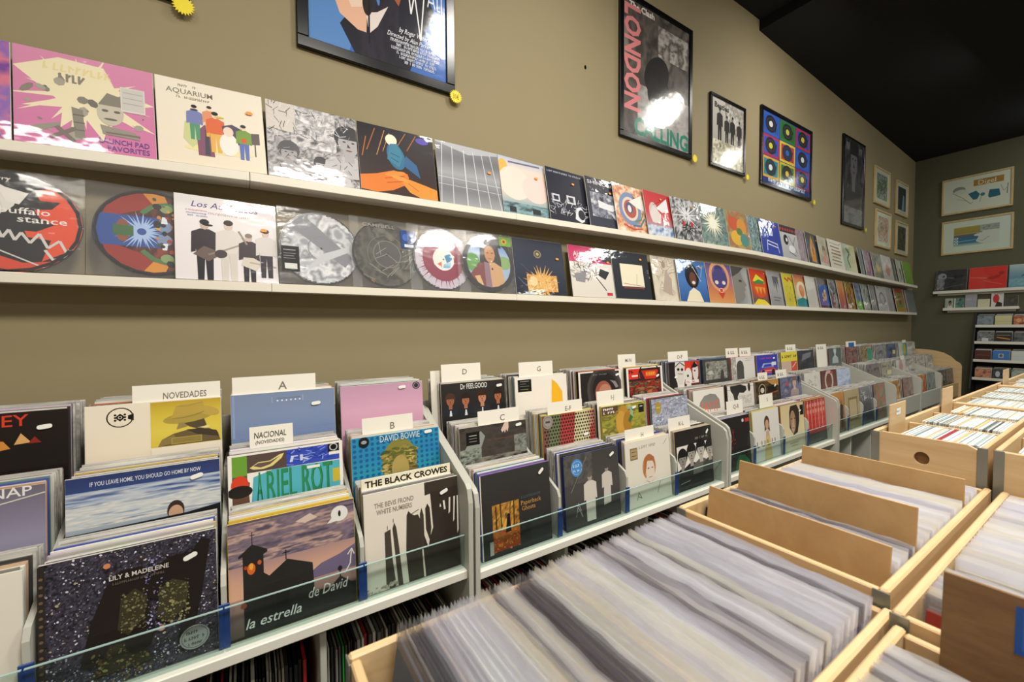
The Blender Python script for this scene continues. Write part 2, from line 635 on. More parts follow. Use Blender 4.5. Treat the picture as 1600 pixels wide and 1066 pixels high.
            for sx in (-1, 1):
                ell(x+sx*.07*q, y+.69*k, .028*q, .014*k, '#2a211c', 8)
            poly([(x-.015*q, y+.66*k), (x+.03*q, y+.59*k), (x-.03*q, y+.59*k)], Hc)
            ell(x, y+.53*k, .055*q, .014*k, '#7a3a30', 8)
        elif o == 't':        # "text" x y height colour [width] [shear] : centred
            tv, tf, tw = _texts[(a[0], float(a[6]) if len(a) > 6 else 0.0)]
            x, y, hh = nums(1, 4)
            hh /= SC
            sy = hh/0.70
            sx = (float(a[5])/tw) if len(a) > 5 and float(a[5]) > 0 else sy*SC*(h/w)
            cx = tw*sx/2
            pts = [(x-cx+p[0]*sx, y-hh/2+p[1]*sy) for p in tv]
            put(pts, tf, [lin(a[4])]*len(pts))
        elif o == 'mk':       # x0 y x1 height colour seed : print too small to read
            x0, y, x1, hh = nums(0, 4)
            rr = random.Random(int(a[5]))
            x = x0
            while x < x1-hh*.3:
                wd = hh*rr.choice((.35, .5, .6))
                if rr.random() < .16:
                    x += wd
                    continue
                line([(x, y-hh/2), (x+wd*rr.choice((0, .2)), y+hh/2)], hh*.2, a[4])
                line([(x, y+hh*rr.choice((-.4, 0, .4))), (x+wd*.8, y+hh*rr.choice((-.4, 0, .4)))], hh*.2, a[4])
                x += wd+hh*.12
        elif o == 'tv':       # text turned to read downwards: "text" x y height colour length
            tv, tf, tw = _texts[(a[0], 0.0)]
            x, y, hh = nums(1, 4)
            L = float(a[5])
            sx, sy = L/tw, hh/0.70
            pts = [(x-hh/2+p[1]*sy, y+L/2-p[0]*sx) for p in tv] if len(a) < 7 else [(x+hh/2-p[1]*sy, y-L/2+p[0]*sx) for p in tv]
            put(pts, tf, [lin(a[4])]*len(pts))
        state['k'] += 1
        state['fig'] = False
    me = bpy.data.meshes.new('cover_print')
    me.from_pydata(V, [], F)
    at = me.color_attributes.new('Ink', 'FLOAT_COLOR', 'POINT')
    at.data.foreach_set('color', np.array(K, np.float32).ravel())
    me.materials.append(M[mat])
    me.update()
    return me

def text_ops(spec):
    """make sure sideways text is cached too"""
    out = []
    for op in spec.split(';'):
        tk = shlex.split(op, posix=True) if op.strip() else []
        if tk and tk[0] == 'tv':
            out.append('t "%s" 0 0 1 #000' % tk[1])
    return ';'.join([spec]+out)

# ------------------------------------------------------------------ the room
def slab(name, x0, x1, y0, y1, z0, z1, mat):
    o = link(name, MB().box(x0, x1, y0, y1, z0, z1).mesh(name), mat)
    tag(o, kind='structure')
    return o
BACK_Y = 8.12
slab('floor', -0.1, 6.1, -3.1, BACK_Y+.1, -0.1, 0.0, 'floor')
slab('wall_left', -0.1, 0.0, -3.0, BACK_Y, 0.0, 4.2, 'wall')
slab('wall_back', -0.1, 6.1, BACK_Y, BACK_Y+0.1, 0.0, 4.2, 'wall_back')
slab('wall_right', 6.0, 6.1, -3.0, BACK_Y, 0.0, 4.2, 'wall_far')
slab('wall_front', -0.1, 6.1, -3.1, -3.0, 0.0, 4.2, 'wall_far')
slab('ceiling', -0.1, 6.1, -3.1, BACK_Y+.1, 4.09, 4.2, 'ceiling')
# the lower, slightly sloping black soffit over the far half of the shop
so = link('ceiling_soffit', MB().prism([(3.81, 4.0), (BACK_Y, 3.765), (BACK_Y, 4.09), (3.81, 4.09)], 0.0, 6.0, 'yz').mesh('ceiling_soffit'), 'ceiling')
fix_normals(so.data)
tag(so, kind='structure')
nh = link('nail_hole', MB().prism([(1.786+.008*math.cos(a*PI/5), 3.03+.013*math.sin(a*PI/5)) for a in range(10)], 0.0, 0.002, 'yz').mesh('nail_hole'), 'black')
tag(nh, 'small dark nail mark in the bare olive wall between the two largest posters', 'wall mark')

# ------------------------------------------------------------------ wall ledges
UP_L = [(-0.95, 1.955), (0.03, 1.991), (1.2, 2.006), (2.4, 2.02), (3.54, 2.032), (4.7, 2.014), (5.9, 1.985), (7.86, 1.950)]
LO_L = [(-0.95, 1.588), (0.09, 1.588), (1.2, 1.588), (2.4, 1.589), (3.54, 1.590), (4.7, 1.588), (6.2, 1.583), (7.86, 1.578)]
LT = 0.032
def ledge_z(tab, y):
    return float(np.interp(y, [p[0] for p in tab], [p[1] for p in tab])) + LT
ORD = ['first', 'second', 'third', 'fourth', 'fifth', 'sixth', 'seventh']
for tab, nm in ((UP_L, 'upper'), (LO_L, 'lower')):
    for i, ((ya, za), (yb, zb)) in enumerate(zip(tab, tab[1:])):
        root = empty('picture_ledge', (0.06, (ya+yb)/2, (za+zb)/2))
        L = yb-ya-0.0012
        root.rotation_euler = (math.atan2(zb-za, yb-ya), 0, 0)
        tag(root, 'cream wall ledge board carrying records, %s plank of the %s ledge from the shop front' % (ORD[i], nm), 'ledge',
            'cream planks of the %s record ledge' % nm)
        part('shelf_board', MB().bbox(-0.058, 0.046, -L/2, L/2, 0.004, LT), 'ledge', root)
        part('front_lip', MB().bbox(0.0465, 0.056, -L/2, L/2, 0.0, LT, 0.0015), 'ledge', root)

# ------------------------------------------------------------------ a record with a printed front
def sticker_mesh(w, h, mat):
    k = ('st', w, h, mat)
    if k not in _boxes:
        r = h*0.48
        prof = []
        for cx, a0 in ((w/2-r, -PI/2), (-w/2+r, PI/2)):
            prof += [(cx+r*math.cos(a0+PI*i/6), r*math.sin(a0+PI*i/6)) for i in range(7)]
        me = MB().prism(prof, 0.0, -0.0006, 'xz').mesh('price_sticker')
        fix_normals(me)
        me.materials.append(M[mat])
        _boxes[k] = me
    return _boxes[k]

def add_print(root, spec, w, h, t, grid, mat, clip=None, name='cover_print', z=0.0, low=0.0):
    me = art_mesh(spec, w, h, grid, clip, 4e-5, mat, low)
    return link(name, me, None, root, (0, -t/2-0.0004, z))

def add_sticker(root, w, h, t, pos, kind):
    if kind == 'w':
        st = link('price_sticker', sticker_mesh(0.030, 0.0125, 'sticker_w'), None, root)
    else:
        st = link('price_sticker', sticker_mesh(0.022, 0.013, 'sticker_o'), None, root)
    st.location = ((pos[0]-.5)*w, -t/2-0.0045, pos[1]*h)
    st.rotation_euler = (0, math.radians(pos[2] if len(pos) > 2 else 0), 0)
    return st

def record(name, label, cat, group, spec, w, h, loc, lean, yaw=PI/2, t=0.005, grid=28, mat='print', edge='#e8e4da', sticker=None, sk='w', low=0.0, roll=0.0):
    o = link(name, box_mesh(w, t, h), None, None, loc, (-lean, roll, yaw))
    o.color = lin(edge)
    tag(o, label, cat, group)
    add_print(o, spec, w-0.002, h-0.002, t, grid, mat, z=0.001, low=low)
    if sticker:
        add_sticker(o, w, h, t, (sticker[0], low+(1-low)*sticker[1])+tuple(sticker[2:]), sk)
    return o

def disc_record(name, label, cat, group, spec, w, h, loc, lean, yaw, cx, cz, R, sleeve_mat='clear', extra=None, grid=36, roll=0.0):
    """a picture disc in a clear bag: the bag is the thing, the disc a part of it"""
    o = link(name, MB().bbox(-w/2, w/2, -0.0045, 0.0035, 0, h, 0.001).mesh("clear_bag"), sleeve_mat, None, loc, (-lean, roll, yaw))
    tag(o, label, cat, group)
    pts = [((cx-.5)*w+R*math.cos(2*PI*i/56), cz*h+R*math.sin(2*PI*i/56)) for i in range(56)]
    d = part('picture_disc', MB().prism(pts, -0.0002, 0.0018, 'xz'), 'vinyl', o)
    pr = art_mesh(spec, 2*R*0.985, 2*R*0.985, grid, CIRCLE, 4e-5, 'film')
    link('disc_print', pr, None, d, ((cx-.5)*w, -0.0006, cz*h-R*0.985))
    if extra:
        for (sp, x, z, ww, hh, nm) in extra:
            link(nm, art_mesh(sp, ww, hh, 12, None, 3e-5, 'film'), None, o, (x, -0.0049, z))
    return o

_ONES = 'first second third fourth fifth sixth seventh eighth ninth tenth eleventh twelfth thirteenth fourteenth fifteenth sixteenth seventeenth eighteenth nineteenth'.split()
_TENS = ['', '', 'twent', 'thirt', 'fort', 'fift', 'sixt', 'sevent']
def nth(n):
    """1 -> first"""
    if n < 20:
        return _ONES[n-1]
    return _TENS[n//10]+('ieth' if n % 10 == 0 else 'y-'+_ONES[n % 10-1])

# ------------------------------------------------------------------ records on the two ledges: (start along wall, label, art, sticker, edge)
UPPER = [
 (-0.87, 'magenta and violet record sleeve at the shop-front end of the upper ledge', 'n 3 4 #c86a9a #8a6ab8 #d87a90 #7a4a9a', None),
 (-0.554, 'pink record sleeve with grey cartoon debris bursting from a cream blast', 'g #d98fb0 #d27aa8;p #efe3c0 .0 .78 .3 .95 .62 .93 .7 .72 1 .6 .72 .5 1 .28 .66 .4 .6 .12 .45 .38 .3 .2 .32 .42 .05 .38 .28 .5;ray .45 .58 16 .1 .55 .03 #efe3c0 3;mk .2 .84 .7 .08 #e8d7a0 4;mk .3 .74 .62 .09 #8d8579 7;sc 26 5 .08 .12 .92 .7 .01 .05 #8b857b #aaa396 #77726a;p #8f897e .40 .12 .47 .10 .46 .42 .38 .44;l #6f6a62 .012 .39 .2 .47 .2;l #6f6a62 .012 .39 .28 .47 .28;l #6f6a62 .012 .39 .36 .47 .36;p #99948a .02 .14 .16 .2 .3 .26 .3 .22 .16 .13 .04 .08;p #7d776e .24 .07 .42 .2 .40 .23 .22 .1;p #7d776e .26 .2 .38 .06 .41 .08 .29 .22;e .66 .44 .10 .14 #c9c1b0;e .62 .46 .025 .015 #6f6a62;e .71 .46 .025 .015 #6f6a62;p #8a8479 .57 .52 .64 .66 .78 .62 .76 .52;e .66 .37 .05 .012 #6f6a62;p #9b958a .58 .3 .84 .26 .88 .18 .6 .2;l #7b756b .02 .62 .22 .88 .22;r .74 .48 .93 .76 #dcd7cf;r .75 .5 .92 .75 #cfcac4;l #aaa .008 .76 .7 .91 .7;l #aaa .008 .76 .64 .91 .64;l #aaa .008 .76 .58 .91 .58;t "LAUNCH PAD" .76 .13 .055 #6b4f9a .38;t "FAVORITES" .79 .055 .055 #6b4f9a .32', None),
 (-0.228, 'cream record sleeve with a small cartoon band around a piano', 'g #f2e9d8 #efe2cc;mk .2 .93 .36 .03 #8c8474 3;t "AQUARIUM" .30 .86 .06 #7d7566 .42;mk .18 .79 .48 .03 #8c8474 5;e .55 .2 .33 .04 #efe3a8;p #cfd39a .22 .3 .3 .2 .38 .3 .3 .56 .24 .5;p #8a5a72 .35 .12 .5 .12 .48 .42 .42 .5 .34 .4;e .43 .54 .03 .035 #f0d6c0;p #51505a .41 .13 .46 .13 .45 .44 .42 .44;m .33 .3 .42 #7f86b8 #f0d9c8 #5d9a78 #2e2c30;m .47 .36 .38 #e39a72 #f4dccb #e7b04a #4a3a34;m .52 .18 .5 #e0714a #f2d8c6 #e9b65c #33302f;p #5d5568 .6 .36 .78 .3 .8 .5 .68 .56 .58 .52;e .64 .3 .09 .14 #f3efe6;e .64 .46 .05 .06 #f1d9c9;p #6a5f5e .8 .34 .95 .36 .95 .5 .82 .48;l #5a5558 .012 .9 .36 .9 .2;m .79 .14 .44 #7fa04e #efd5c2 #6677b8 #3d3a3c;e .79 .38 .03 .03 #d9652e;e .56 .62 .05 .012 #e2c14a;e .33 .66 .035 .012 #4e4a4c', (.86, .74)),
 (0.09, 'grey photographic record sleeve of long-haired people under trees', 'n 7 11 #4c4a4c #8f8c8e #c4c1c2 #5c5a5c #d8d5d6 #77757a;N .25 .45 .75 1 5 3 1 #6d6a6d #e4e1e1 #9b999c #f0eeee;r .0 .62 .3 1 #d9d0c8;b .22 .0 .5 #b5b2b4 #a3a0a2 #57555a;b .56 .0 .36 #4a484c #b9b6b7 #3b393d;b .76 .0 .36 #c9c6c7 #a7a4a5 #4b494d;b .9 .12 .75 #c0bdbf #b0adaf #3f3d42;ln 90 8 .0 .5 1 1 .09 .006 #3f3d40 #8a888a #eee;ln 40 18 .0 .0 1 .4 .07 .006 #3f3d40 #aaa8aa', None),
 (0.426, 'dark record sleeve with a blue parrot on orange cupped hands', 'g #1d1720 #2a1d1e #3a211b;ln 26 9 .1 .45 .5 .95 .001 .001 #b56a2c;l #a8622c .012 .1 .6 .22 .95;l #c98848 .010 .22 .55 .34 .95;l #b56a2c .012 .04 .5 .1 .8;l #b56a2c .010 .5 .75 .62 .97;l #a8622c .012 .62 .7 .76 .97;l #d89b58 .006 .3 .62 .4 .92;e .47 .58 .115 .2 #2f6f93 12;p #31618f .56 .46 .78 .3 .74 .5 .6 .62;e .42 .82 .075 .085 #f3ecd0;p #3a7f9c .35 .52 .4 .76 .5 .78 .56 .6 .5 .42;l #245a7a .014 .4 .55 .5 .5;l #245a7a .014 .4 .62 .52 .58;p #e27b25 0 .02 0 .22 .2 .27 .42 .36 .6 .34 .62 .28 .56 .16 .4 .06 .2 0;p #ef9233 1 .0 1 .16 .86 .2 .62 .26 .5 .22 .62 .06 .76 0;l #b8551a .012 .3 .22 .56 .3;l #b8551a .012 .32 .16 .56 .22;l #c9681f .012 .6 .2 .74 .1;e .44 .31 .14 .035 #ef8f35 15;e .5 .25 .12 .03 #f19a40 -10;e .84 .9 .09 .05 #5b4ab0', None),
 (0.782, 'silver grey record sleeve with white lines fanning down from the top', 'g #8e8f94 #6f7076 #a4a5aa #75767c #9a9ba0;p #b9bac0 0 .98 .5 .86 1 .95 1 1 0 1;l #d9dade .01 .1 .98 .02 0;l #d9dade .01 .25 .95 .2 0;l #e4e5e8 .012 .43 .92 .42 0;l #d9dade .01 .58 .92 .62 0;l #d9dade .01 .72 .92 .8 0;l #d9dade .01 .86 .94 .98 0;l #c9cace .01 0 .42 1 .4;l #c9cace .008 0 .3 1 .28', (.82, .62)),
 (1.131, 'pale record sleeve like a bright cloudy face above green water', 'g #b9c4d8 #ead9cc #e9c9b4 #e6cfc0 #9db4b8 #7b9aa0;e .08 .8 .1 .15 #e4b95e;e .3 .55 .34 .3 #f4ded2;e .75 .5 .3 .25 #efd5cd;N .0 .0 1 .2 5 9 1 #5d7f86 #8fb0b8 #38454a;r .12 .02 .26 .12 #2e3338;r .62 .04 .8 .14 #2e3338;l #7b6f86 .03 .2 .92 .9 .95', (.78, .72)),
 (1.434, 'navy record sleeve with two white screens above a cluttered white sketch', 'g #262838 #20222f;mk .05 .93 .95 .035 #b9bac6 6;r .1 .36 .28 .5 #d6d7de;r .13 .39 .25 .47 #2a2c3a;r .46 .36 .68 .52 #d6d7de;r .5 .39 .64 .49 #2a2c3a;ln 60 4 .05 .1 .95 .42 .1 .012 #c9cad2 #8f909c;p #dfe0e6 .62 .08 .68 .3 .8 .34 .9 .22 .86 .06 .78 .02;e .8 .18 .09 .1 #20222f', (.66, .76)),
 (1.731, 'navy record sleeve with spaced white capitals and a blurred white figure', 'g #22232f #2b2d3c #343647;t "SHINOBU" .45 .9 .07 #d9d9e0 .78;N .1 .2 .95 .7 4 6 1 #2b2d3c #9ea0b0 #454859 #d4d6de;p #e3e4ea .3 .4 .7 .36 .95 .5 .6 .5 .3 .55;p #c9cad4 .6 .36 .95 .2 .9 .1 .7 .24', (.68, .74)),
 (1.962, 'orange and cream record sleeve with swirling coloured rings', 'g #e3b98c #e8cba8;N 0 0 1 1 5 8 1 #d98f5a #efdcc0 #c96a4a #e9c79a #f3e6d4;rg .48 .5 .26 .36 #7f8fb8;rg .48 .5 .2 .26 #e0d4c4;e .48 .5 .2 .2 #b85a4a;e .46 .52 .12 .12 #49608f;e .46 .5 .06 .08 #efe3d4;p #f3efe8 .46 .66 .92 .86 .96 .5 .7 .56;l #4a7f9a .04 .5 .14 .76 .16 .92 .34;l #5f8f4a .03 .6 .24 .8 .3 .9 .46;l #c94a3a .03 .2 .14 .5 .06 .8 .1', (.66, .78)),
 (2.25, 'red record sleeve with a white bird wing and blue foot', 'g #c9303a #d04a4c #b9b2c0;e .3 .52 .17 .24 #d8c6c0;p #f1eef0 .4 .64 .84 .92 .86 .6 .6 .56;p #e4dcd8 .2 .3 .5 .3 .56 .5 .3 .7 .15 .5;N 0 0 1 .24 5 2 1 #3f6fb0 #e7ecf2 #6f93c4;l #8f2a30 .012 .3 .7 .84 .92', (.6, .86)),
 (2.531, 'black and white jagged record sleeve with two small red eyes', 'n 8 21 #1d1d20 #55555a #d9d9dc #303034 #8f8f94;ray .5 .6 18 .04 .6 .02 #e6e6e8 5;ray .5 .3 14 .05 .4 .02 #18181a 8;e .36 .4 .05 .07 #b3262c;e .66 .4 .05 .07 #b3262c', (.72, .84)),
 (2.862, 'teal grey record sleeve with a pale star burst', 'n 6 31 #5b7470 #8aa09a #4a605e #a9b8aa;ray .46 .55 22 .02 .5 .035 #f1eed2 4;e .46 .55 .14 .14 #faf7e4', None),
 (3.209, 'orange and green record sleeve with overlapping round shapes', 'n 5 41 #c99a4a #7f9a6a #b9603a #8a8a5a;e .34 .66 .26 .2 #c95a3a;e .68 .6 .22 .22 #d9923a;e .4 .28 .28 .2 #e2b23a;e .74 .24 .2 .18 #4f8a86;e .55 .46 .14 .1 #5a7f4a', None),
 (3.53, 'teal record sleeve with pale scribbled texture', 'n 9 51 #4f6a70 #8aa6a8 #3c5258 #a9c0c0 #5f7c82;ln 40 6 .1 .1 .9 .9 .2 .012 #c2d4d4 #2f4448', (.7, .8)),
 (3.715, 'bright blue record sleeve with a white line drawing of a chair', 'g #2c3f9f #3548a8;r .45 .56 .62 .78 #cfd6ee;r .5 .62 .57 .74 #2f42a2;l #dfe4f4 .03 .3 .4 .8 .34;l #dfe4f4 .03 .3 .3 .8 .24;l #dfe4f4 .025 .3 .42 .24 .1;l #dfe4f4 .025 .78 .36 .84 .08', (.78, .86)),
 (4.071, 'white cartoon record sleeve with a red striped band along the top', 'g #c9c9cc #b4b4b8;r 0 .78 1 1 #3a3438;dots 0 .8 1 .96 7 1 .045 #c9363c;e .3 .56 .14 .16 #26262a;e .34 .56 .05 .06 #e9e9ea;l #2a2a2e .02 .5 .7 .9 .2;l #2a2a2e .02 .9 .7 .5 .2;e .6 .3 .2 .12 #e9e9ea;l #2a2a2e .02 .4 .2 .8 .1', None),
 (4.39, 'dull mauve record sleeve with faint upright streaks', 'n 6 61 #8f7f8c #a996a2 #7a6c7c #b8a8ae;l #6a5c6c .03 .5 .9 .4 .1', None),
 (4.574, 'black record sleeve with a tall orange boat shape', 'g #3c4048 #4a4e56;p #d9973f .28 .06 .26 .5 .46 .95 .68 .5 .66 .06;p #b96a24 .42 .3 .46 .7 .54 .7 .54 .3;e .48 .46 .035 .06 #3a2a1a', (.84, .8)),
 (4.841, 'beige record sleeve with a pink seated figure', 'n 5 71 #b9b09a #cfc8b4 #a89c86;b .45 .1 .6 #c98f86 #d9b09c #7a6454', None),
 (5.08, 'white record sleeve covered in rows of brown lettering', 'g #e6e0d4 #ddd6c8;l #a9977f .03 .14 .88 .86 .86;l #8f7f6c .05 .14 .76 .8 .74;l #b07a5a .05 .2 .64 .84 .62;l #8f7f6c .05 .14 .52 .86 .5;l #a9977f .05 .2 .4 .8 .38;l #8f7f6c .05 .14 .28 .84 .26;l #a9977f .05 .2 .16 .78 .14', (.86, .9)),
 (5.435, 'cream record sleeve with a dark green winding stroke', 'gh #9fb4a4 #c6c79c #d6d2a6;l #3f6a5c .09 .3 .86 .5 .66 .3 .44 .44 .14;l #5f8a78 .05 .46 .84 .6 .6', None),
 (5.861, 'slate grey record sleeve half hidden on the far upper ledge', 'n 5 81 #7d8a90 #98a3a6 #67747c', None),
 (6.033, 'lilac and red record sleeve on the far upper ledge', 'n 5 91 #9a86a8 #b4a0b4 #a86a78;l #c04a58 .1 .5 .1 .7 .6', None),
 (6.293, 'grey record sleeve with a yellow plant shape', 'n 6 101 #7f7f78 #a4a292 #65655f;ray .5 .4 9 .02 .4 .05 #cdb64e 3', None),
 (6.612, 'white and peach record sleeve beside the two narrow far ones', 'n 4 111 #d9d3d4 #c9bcc2 #e6dfdc;e .5 .4 .2 .25 #cf9a86', None),
 (6.96, 'narrow grey record sleeve before the white one with a black figure', 'n 4 121 #8d8d84 #6f6f68', None),
 (7.149, 'white record sleeve with a small black standing figure', 'g #dfe6d0 #d4dcc4;m .5 .12 .6 #26302a #b9c0a8 #1d2420', None),
 (7.401, 'lime green record sleeve at the corner end of the upper ledge', 'g #8fc04a #7fae40;l #a9d468 .03 .2 .7 .8 .6', None),
]
LOWER = [
 (-0.74, 'disc', 'black, red and white picture disc in a clear bag at the shop-front end', '0', (.5, .48, .158)),
 (-0.414, 'disc', 'picture disc with mirrored green and red figures in a clear bag', '0', (.52, .5, .150)),
 (-0.195, '', 'white record sleeve with four guitar players and purple handwriting', 'g #efeaea #e6dfe2;t "Los Auténticos" .48 .9 .07 #5a3f92 .66 .25;mk .3 .8 .72 .028 #b9a8ae 2;mk .1 .82 .3 .018 #c98a9a 1;mk .1 .785 .3 .018 #8a8ab8 2;mk .12 .755 .3 .018 #8a8ab8 3;m .27 .0 .72 #3b3238 #cbb3a8 #2f2a30 #241f22;e .3 .655 .05 .012 #1c191b;p #6d5e58 .16 .3 .3 .22 .46 .34 .36 .36 .26 .4;l #8a7c72 .022 .3 .3 .62 .44;m .5 .0 .74 #ded6cf #d9c3b6 #d6cfc6 #3a2c28;l #a89a8a .02 .38 .33 .68 .48;e .42 .32 .06 .05 #4b4146;m .7 .0 .6 #453b42 #cfb8ac #332e35 #8a7a70;p #d8cfc0 .62 .2 .76 .14 .84 .24 .74 .3 .64 .3;l #b8ab9a .018 .7 .24 .98 .2;m .88 .06 .62 #d9d3d0 #d6c2b6 #3a353c #4a3c38;l #9a8c80 .02 .6 .62 .68 .46', (.86, .66)),
 (0.118, 'disc', 'silver grey picture disc in a clear bag beside the guitar players', '0', (.5, .49, .152)),
 (0.387, 'disc', 'smoky clear disc with a blue tag in a clear bag', '0', (.5, .49, .15)),
 (0.637, 'disc', 'white disc with a dark red splatter and a pale centre label', '0', (.56, .49, .152)),
 (0.879, 'disc', 'black-rimmed picture disc of a long-haired man in a hat', '0', (.55, .49, .152)),
 (1.206, '', 'navy record sleeve with a golden feathered animal near the bottom', 'g #2e3342 #353a4c #262a36;rg .47 .74 .05 .075 #8a7f5c;e .47 .74 .03 .03 #b3a56a;l #4f5566 .01 .12 .55 .4 .3;N .22 .06 .82 .36 7 4 1 #d99a4a #f0c987 #c07f35 #f3d9a8;ray .5 .2 26 .16 .4 .02 #d9a45a 6;e .5 .22 .2 .13 #e3b268;e .34 .24 .08 .09 #f0d09a;ln 30 7 .25 .05 .8 .35 .08 .008 #f6dfb0 #a8702c;l #5a6f8f .012 .05 .3 .2 .14', (.86, .68)),
 (1.596, '', 'pink-topped record sleeve with a white bird over a grey sketch', 'g #e9e2d8 #ddd6cc;r 0 .68 1 1 #c93a6a;r .78 .72 1 1 #3c3a44;t "AUNT MARY" .46 .84 .1 #f3e6dc .72;p #eeebe6 .3 .56 .5 .78 .56 .6 .92 .6 .72 .46 .62 .3 .48 .4 .2 .42;ln 50 5 .05 .3 .6 .62 .14 .012 #77757a #aaa8ac #55535a;p #2d2c32 .7 .58 .92 .52 .8 .36 .64 .44;l #3a3940 .02 .58 .4 .8 .14;p #8f8c92 .08 .44 .36 .5 .3 .28 .1 .3;r .8 .04 .94 .1 #c9364e', (.9, .72)),
 (1.946, '', 'black record sleeve with a plain cream square in the middle', 'g #22242c #2b2d36;r .2 .26 .82 .74 #efe6cc;l #b9a890 .012 .6 .3 .64 .54;l #a8584a .01 .24 .32 .8 .28;r .24 .22 .8 .24 #8f3d3a', (.78, .86)),
 (2.324, '', 'beige record sleeve with a faint brown pencil sketch of a figure', 'n 4 141 #d9cdba #e3d8c6 #cbbfae;ln 70 3 .2 .1 .8 .9 .14 .008 #8f7f76 #a8988c #6f625c;e .45 .82 .07 .08 #a8968a;p #b9a89a .3 .2 .5 .7 .7 .5 .64 .12', None),
 (2.594, '', 'blue record sleeve with a laughing dark-haired figure in cream', 'g #3f6aa8 #4a7cc0 #2f5a9a;e .5 .62 .24 .3 #17151a;e .52 .55 .12 .17 #6a4030;e .53 .46 .06 .04 #e9dcd4;p #efe3c4 .2 0 .34 .24 .5 .34 .7 .24 .8 0;l #e9eef6 .012 .5 .94 .8 .5;l #7ba3d8 .03 .8 .6 .92 .9', (.82, .84)),
 (2.951, '', 'purple and orange record sleeve with two curving golden horns', 'g #5a4a86 #8f6a92 #c97a52 #d99a5a;e .5 .84 .16 .12 #3a3468;rg .5 .68 .3 .4 #e0a070;e .5 .62 .3 .26 #4d4580;e .36 .52 .07 .05 #e6d9d0;e .64 .52 .07 .05 #e6d9d0;p #c9452c .36 .26 .64 .26 .5 .1;e .5 .32 .09 .06 #f2e2d4;r .44 .28 .56 .36 #d8402c', None),
 (3.301, '', 'grey record sleeve with a close profile of a face', 'gh #6f6f72 #9c9c9e #b6b6b6;p #8a8682 .0 0 0 1 .5 .95 .56 .7 .76 .52 .62 .46 .66 .38 .56 .34 .58 .2 .44 .1;e .42 .62 .09 .03 #3a3634;p #4d4a4a 0 .7 .0 1 .7 1 .4 .84', None),
 (3.573, '', 'red and yellow record sleeve with a flame-like tulip', 'g #cf3a22 #d9502a #2f5a5a;p #e9e23a .15 .66 .4 .86 .8 .72 .86 .62 .4 .62;p #3f8f4a .1 .6 .5 .72 .9 .66 .6 .56;e .5 .4 .34 .2 #e2542a;p #f0a53a .2 .5 .34 .3 .44 .5 .54 .28 .66 .5 .78 .3 .84 .5;p #f2d93f .0 0 .3 .16 .7 .14 1 0', (.86, .9)),
 (3.87, '', 'light grey record sleeve with a dark dripping stroke', 'g #9c9ca0 #aeaeb0 #96969a;p #5f6068 .3 .86 .7 .86 .66 .5 .58 .74 .5 .36 .44 .7 .36 .5;l #6a6a70 .03 .2 .24 .7 .22;l #6a6a70 .03 .2 .16 .6 .14', (.66, .78)),
 (4.135, '', 'yellow record sleeve with red scrawl at the top', 'g #dfd03a #d3c64a;l #c9402c .06 .16 .86 .4 .76 .44 .88 .7 .78;l #c9402c .04 .6 .9 .66 .74;ln 30 2 .1 .1 .9 .6 .1 .014 #a89a2c #8a8a3a', None),
 (4.357, '', 'record sleeve with a red, cream and turquoise curving landscape', 'g #c9583a #d9a45a #e0cfa8 #3f9a9a;e .5 .5 .4 .3 #ece0c4;e .5 .5 .2 .2 #d98a5a;p #2f8a92 0 0 1 0 1 .2 .5 .3 0 .2', None),
 (4.595, '', 'plain off-white record sleeve on the lower ledge', 'g #d9d5cf #cfcbc6', None),
 (4.848, '', 'dark record sleeve with a framed blue panel', 'g #5a4a48 #3d3a44;r .08 .08 .92 .78 #3f68b0;e .5 .4 .2 .16 #c9a98a;sc 16 3 .2 .2 .8 .6 .02 .06 #e2d4bc #8a5a4a', None),
 (5.119, '', 'charcoal and silver record sleeve with broken lines', 'n 7 151 #55585e #8f9298 #3c3e44 #b4b6ba;ln 20 4 .1 .1 .9 .9 .25 .03 #d0d2d4 #2a2c30', None),
 (5.327, '', 'orange record sleeve fading to mauve', 'g #e0a86a #c9784a #9a5a6a', None),
 (5.546, '', 'black and yellow patterned record sleeve', 'n 8 161 #2e2c28 #c9a83a #4a3a2c #b8502c', None),
 (5.796, '', 'blue record sleeve with a bright green lower corner', 'n 6 171 #3f5a8f #8fa3b8 #2f3f5c;p #6fb03a 0 0 .8 0 .7 .3 0 .36', None),
 (6.003, '', 'dark green and white busy record sleeve', 'n 8 181 #2f3a38 #9aa69a #c0c4b8 #1f2826', None),
 (6.25, '', 'plain grey record sleeve on the far lower ledge', 'n 4 191 #8c8c8c #a2a2a0', None),
 (6.469, '', 'pale grey record sleeve with a circular sketch', 'n 5 201 #b6b8b8 #d0d0ce #9c9ea0;rg .5 .5 .2 .26 #77797c', None),
 (6.8, '', 'white record sleeve beside the red-framed far one', 'g #c9ccca #b4b8b4', None),
 (7.107, '', 'red and green framed record sleeve near the corner', 'g #a83a2c #b8962c;r .2 .2 .8 .8 #6f9a4a;e .5 .5 .16 .2 #8a3a2c', None),
 (7.44, '', 'dark crimson record sleeve near the corner', 'g #7a2a32 #64222a', None),
 (7.56, '', 'blue grey record sleeve at the corner end of the lower ledge', 'g #6f7a80 #848e92', None),
]
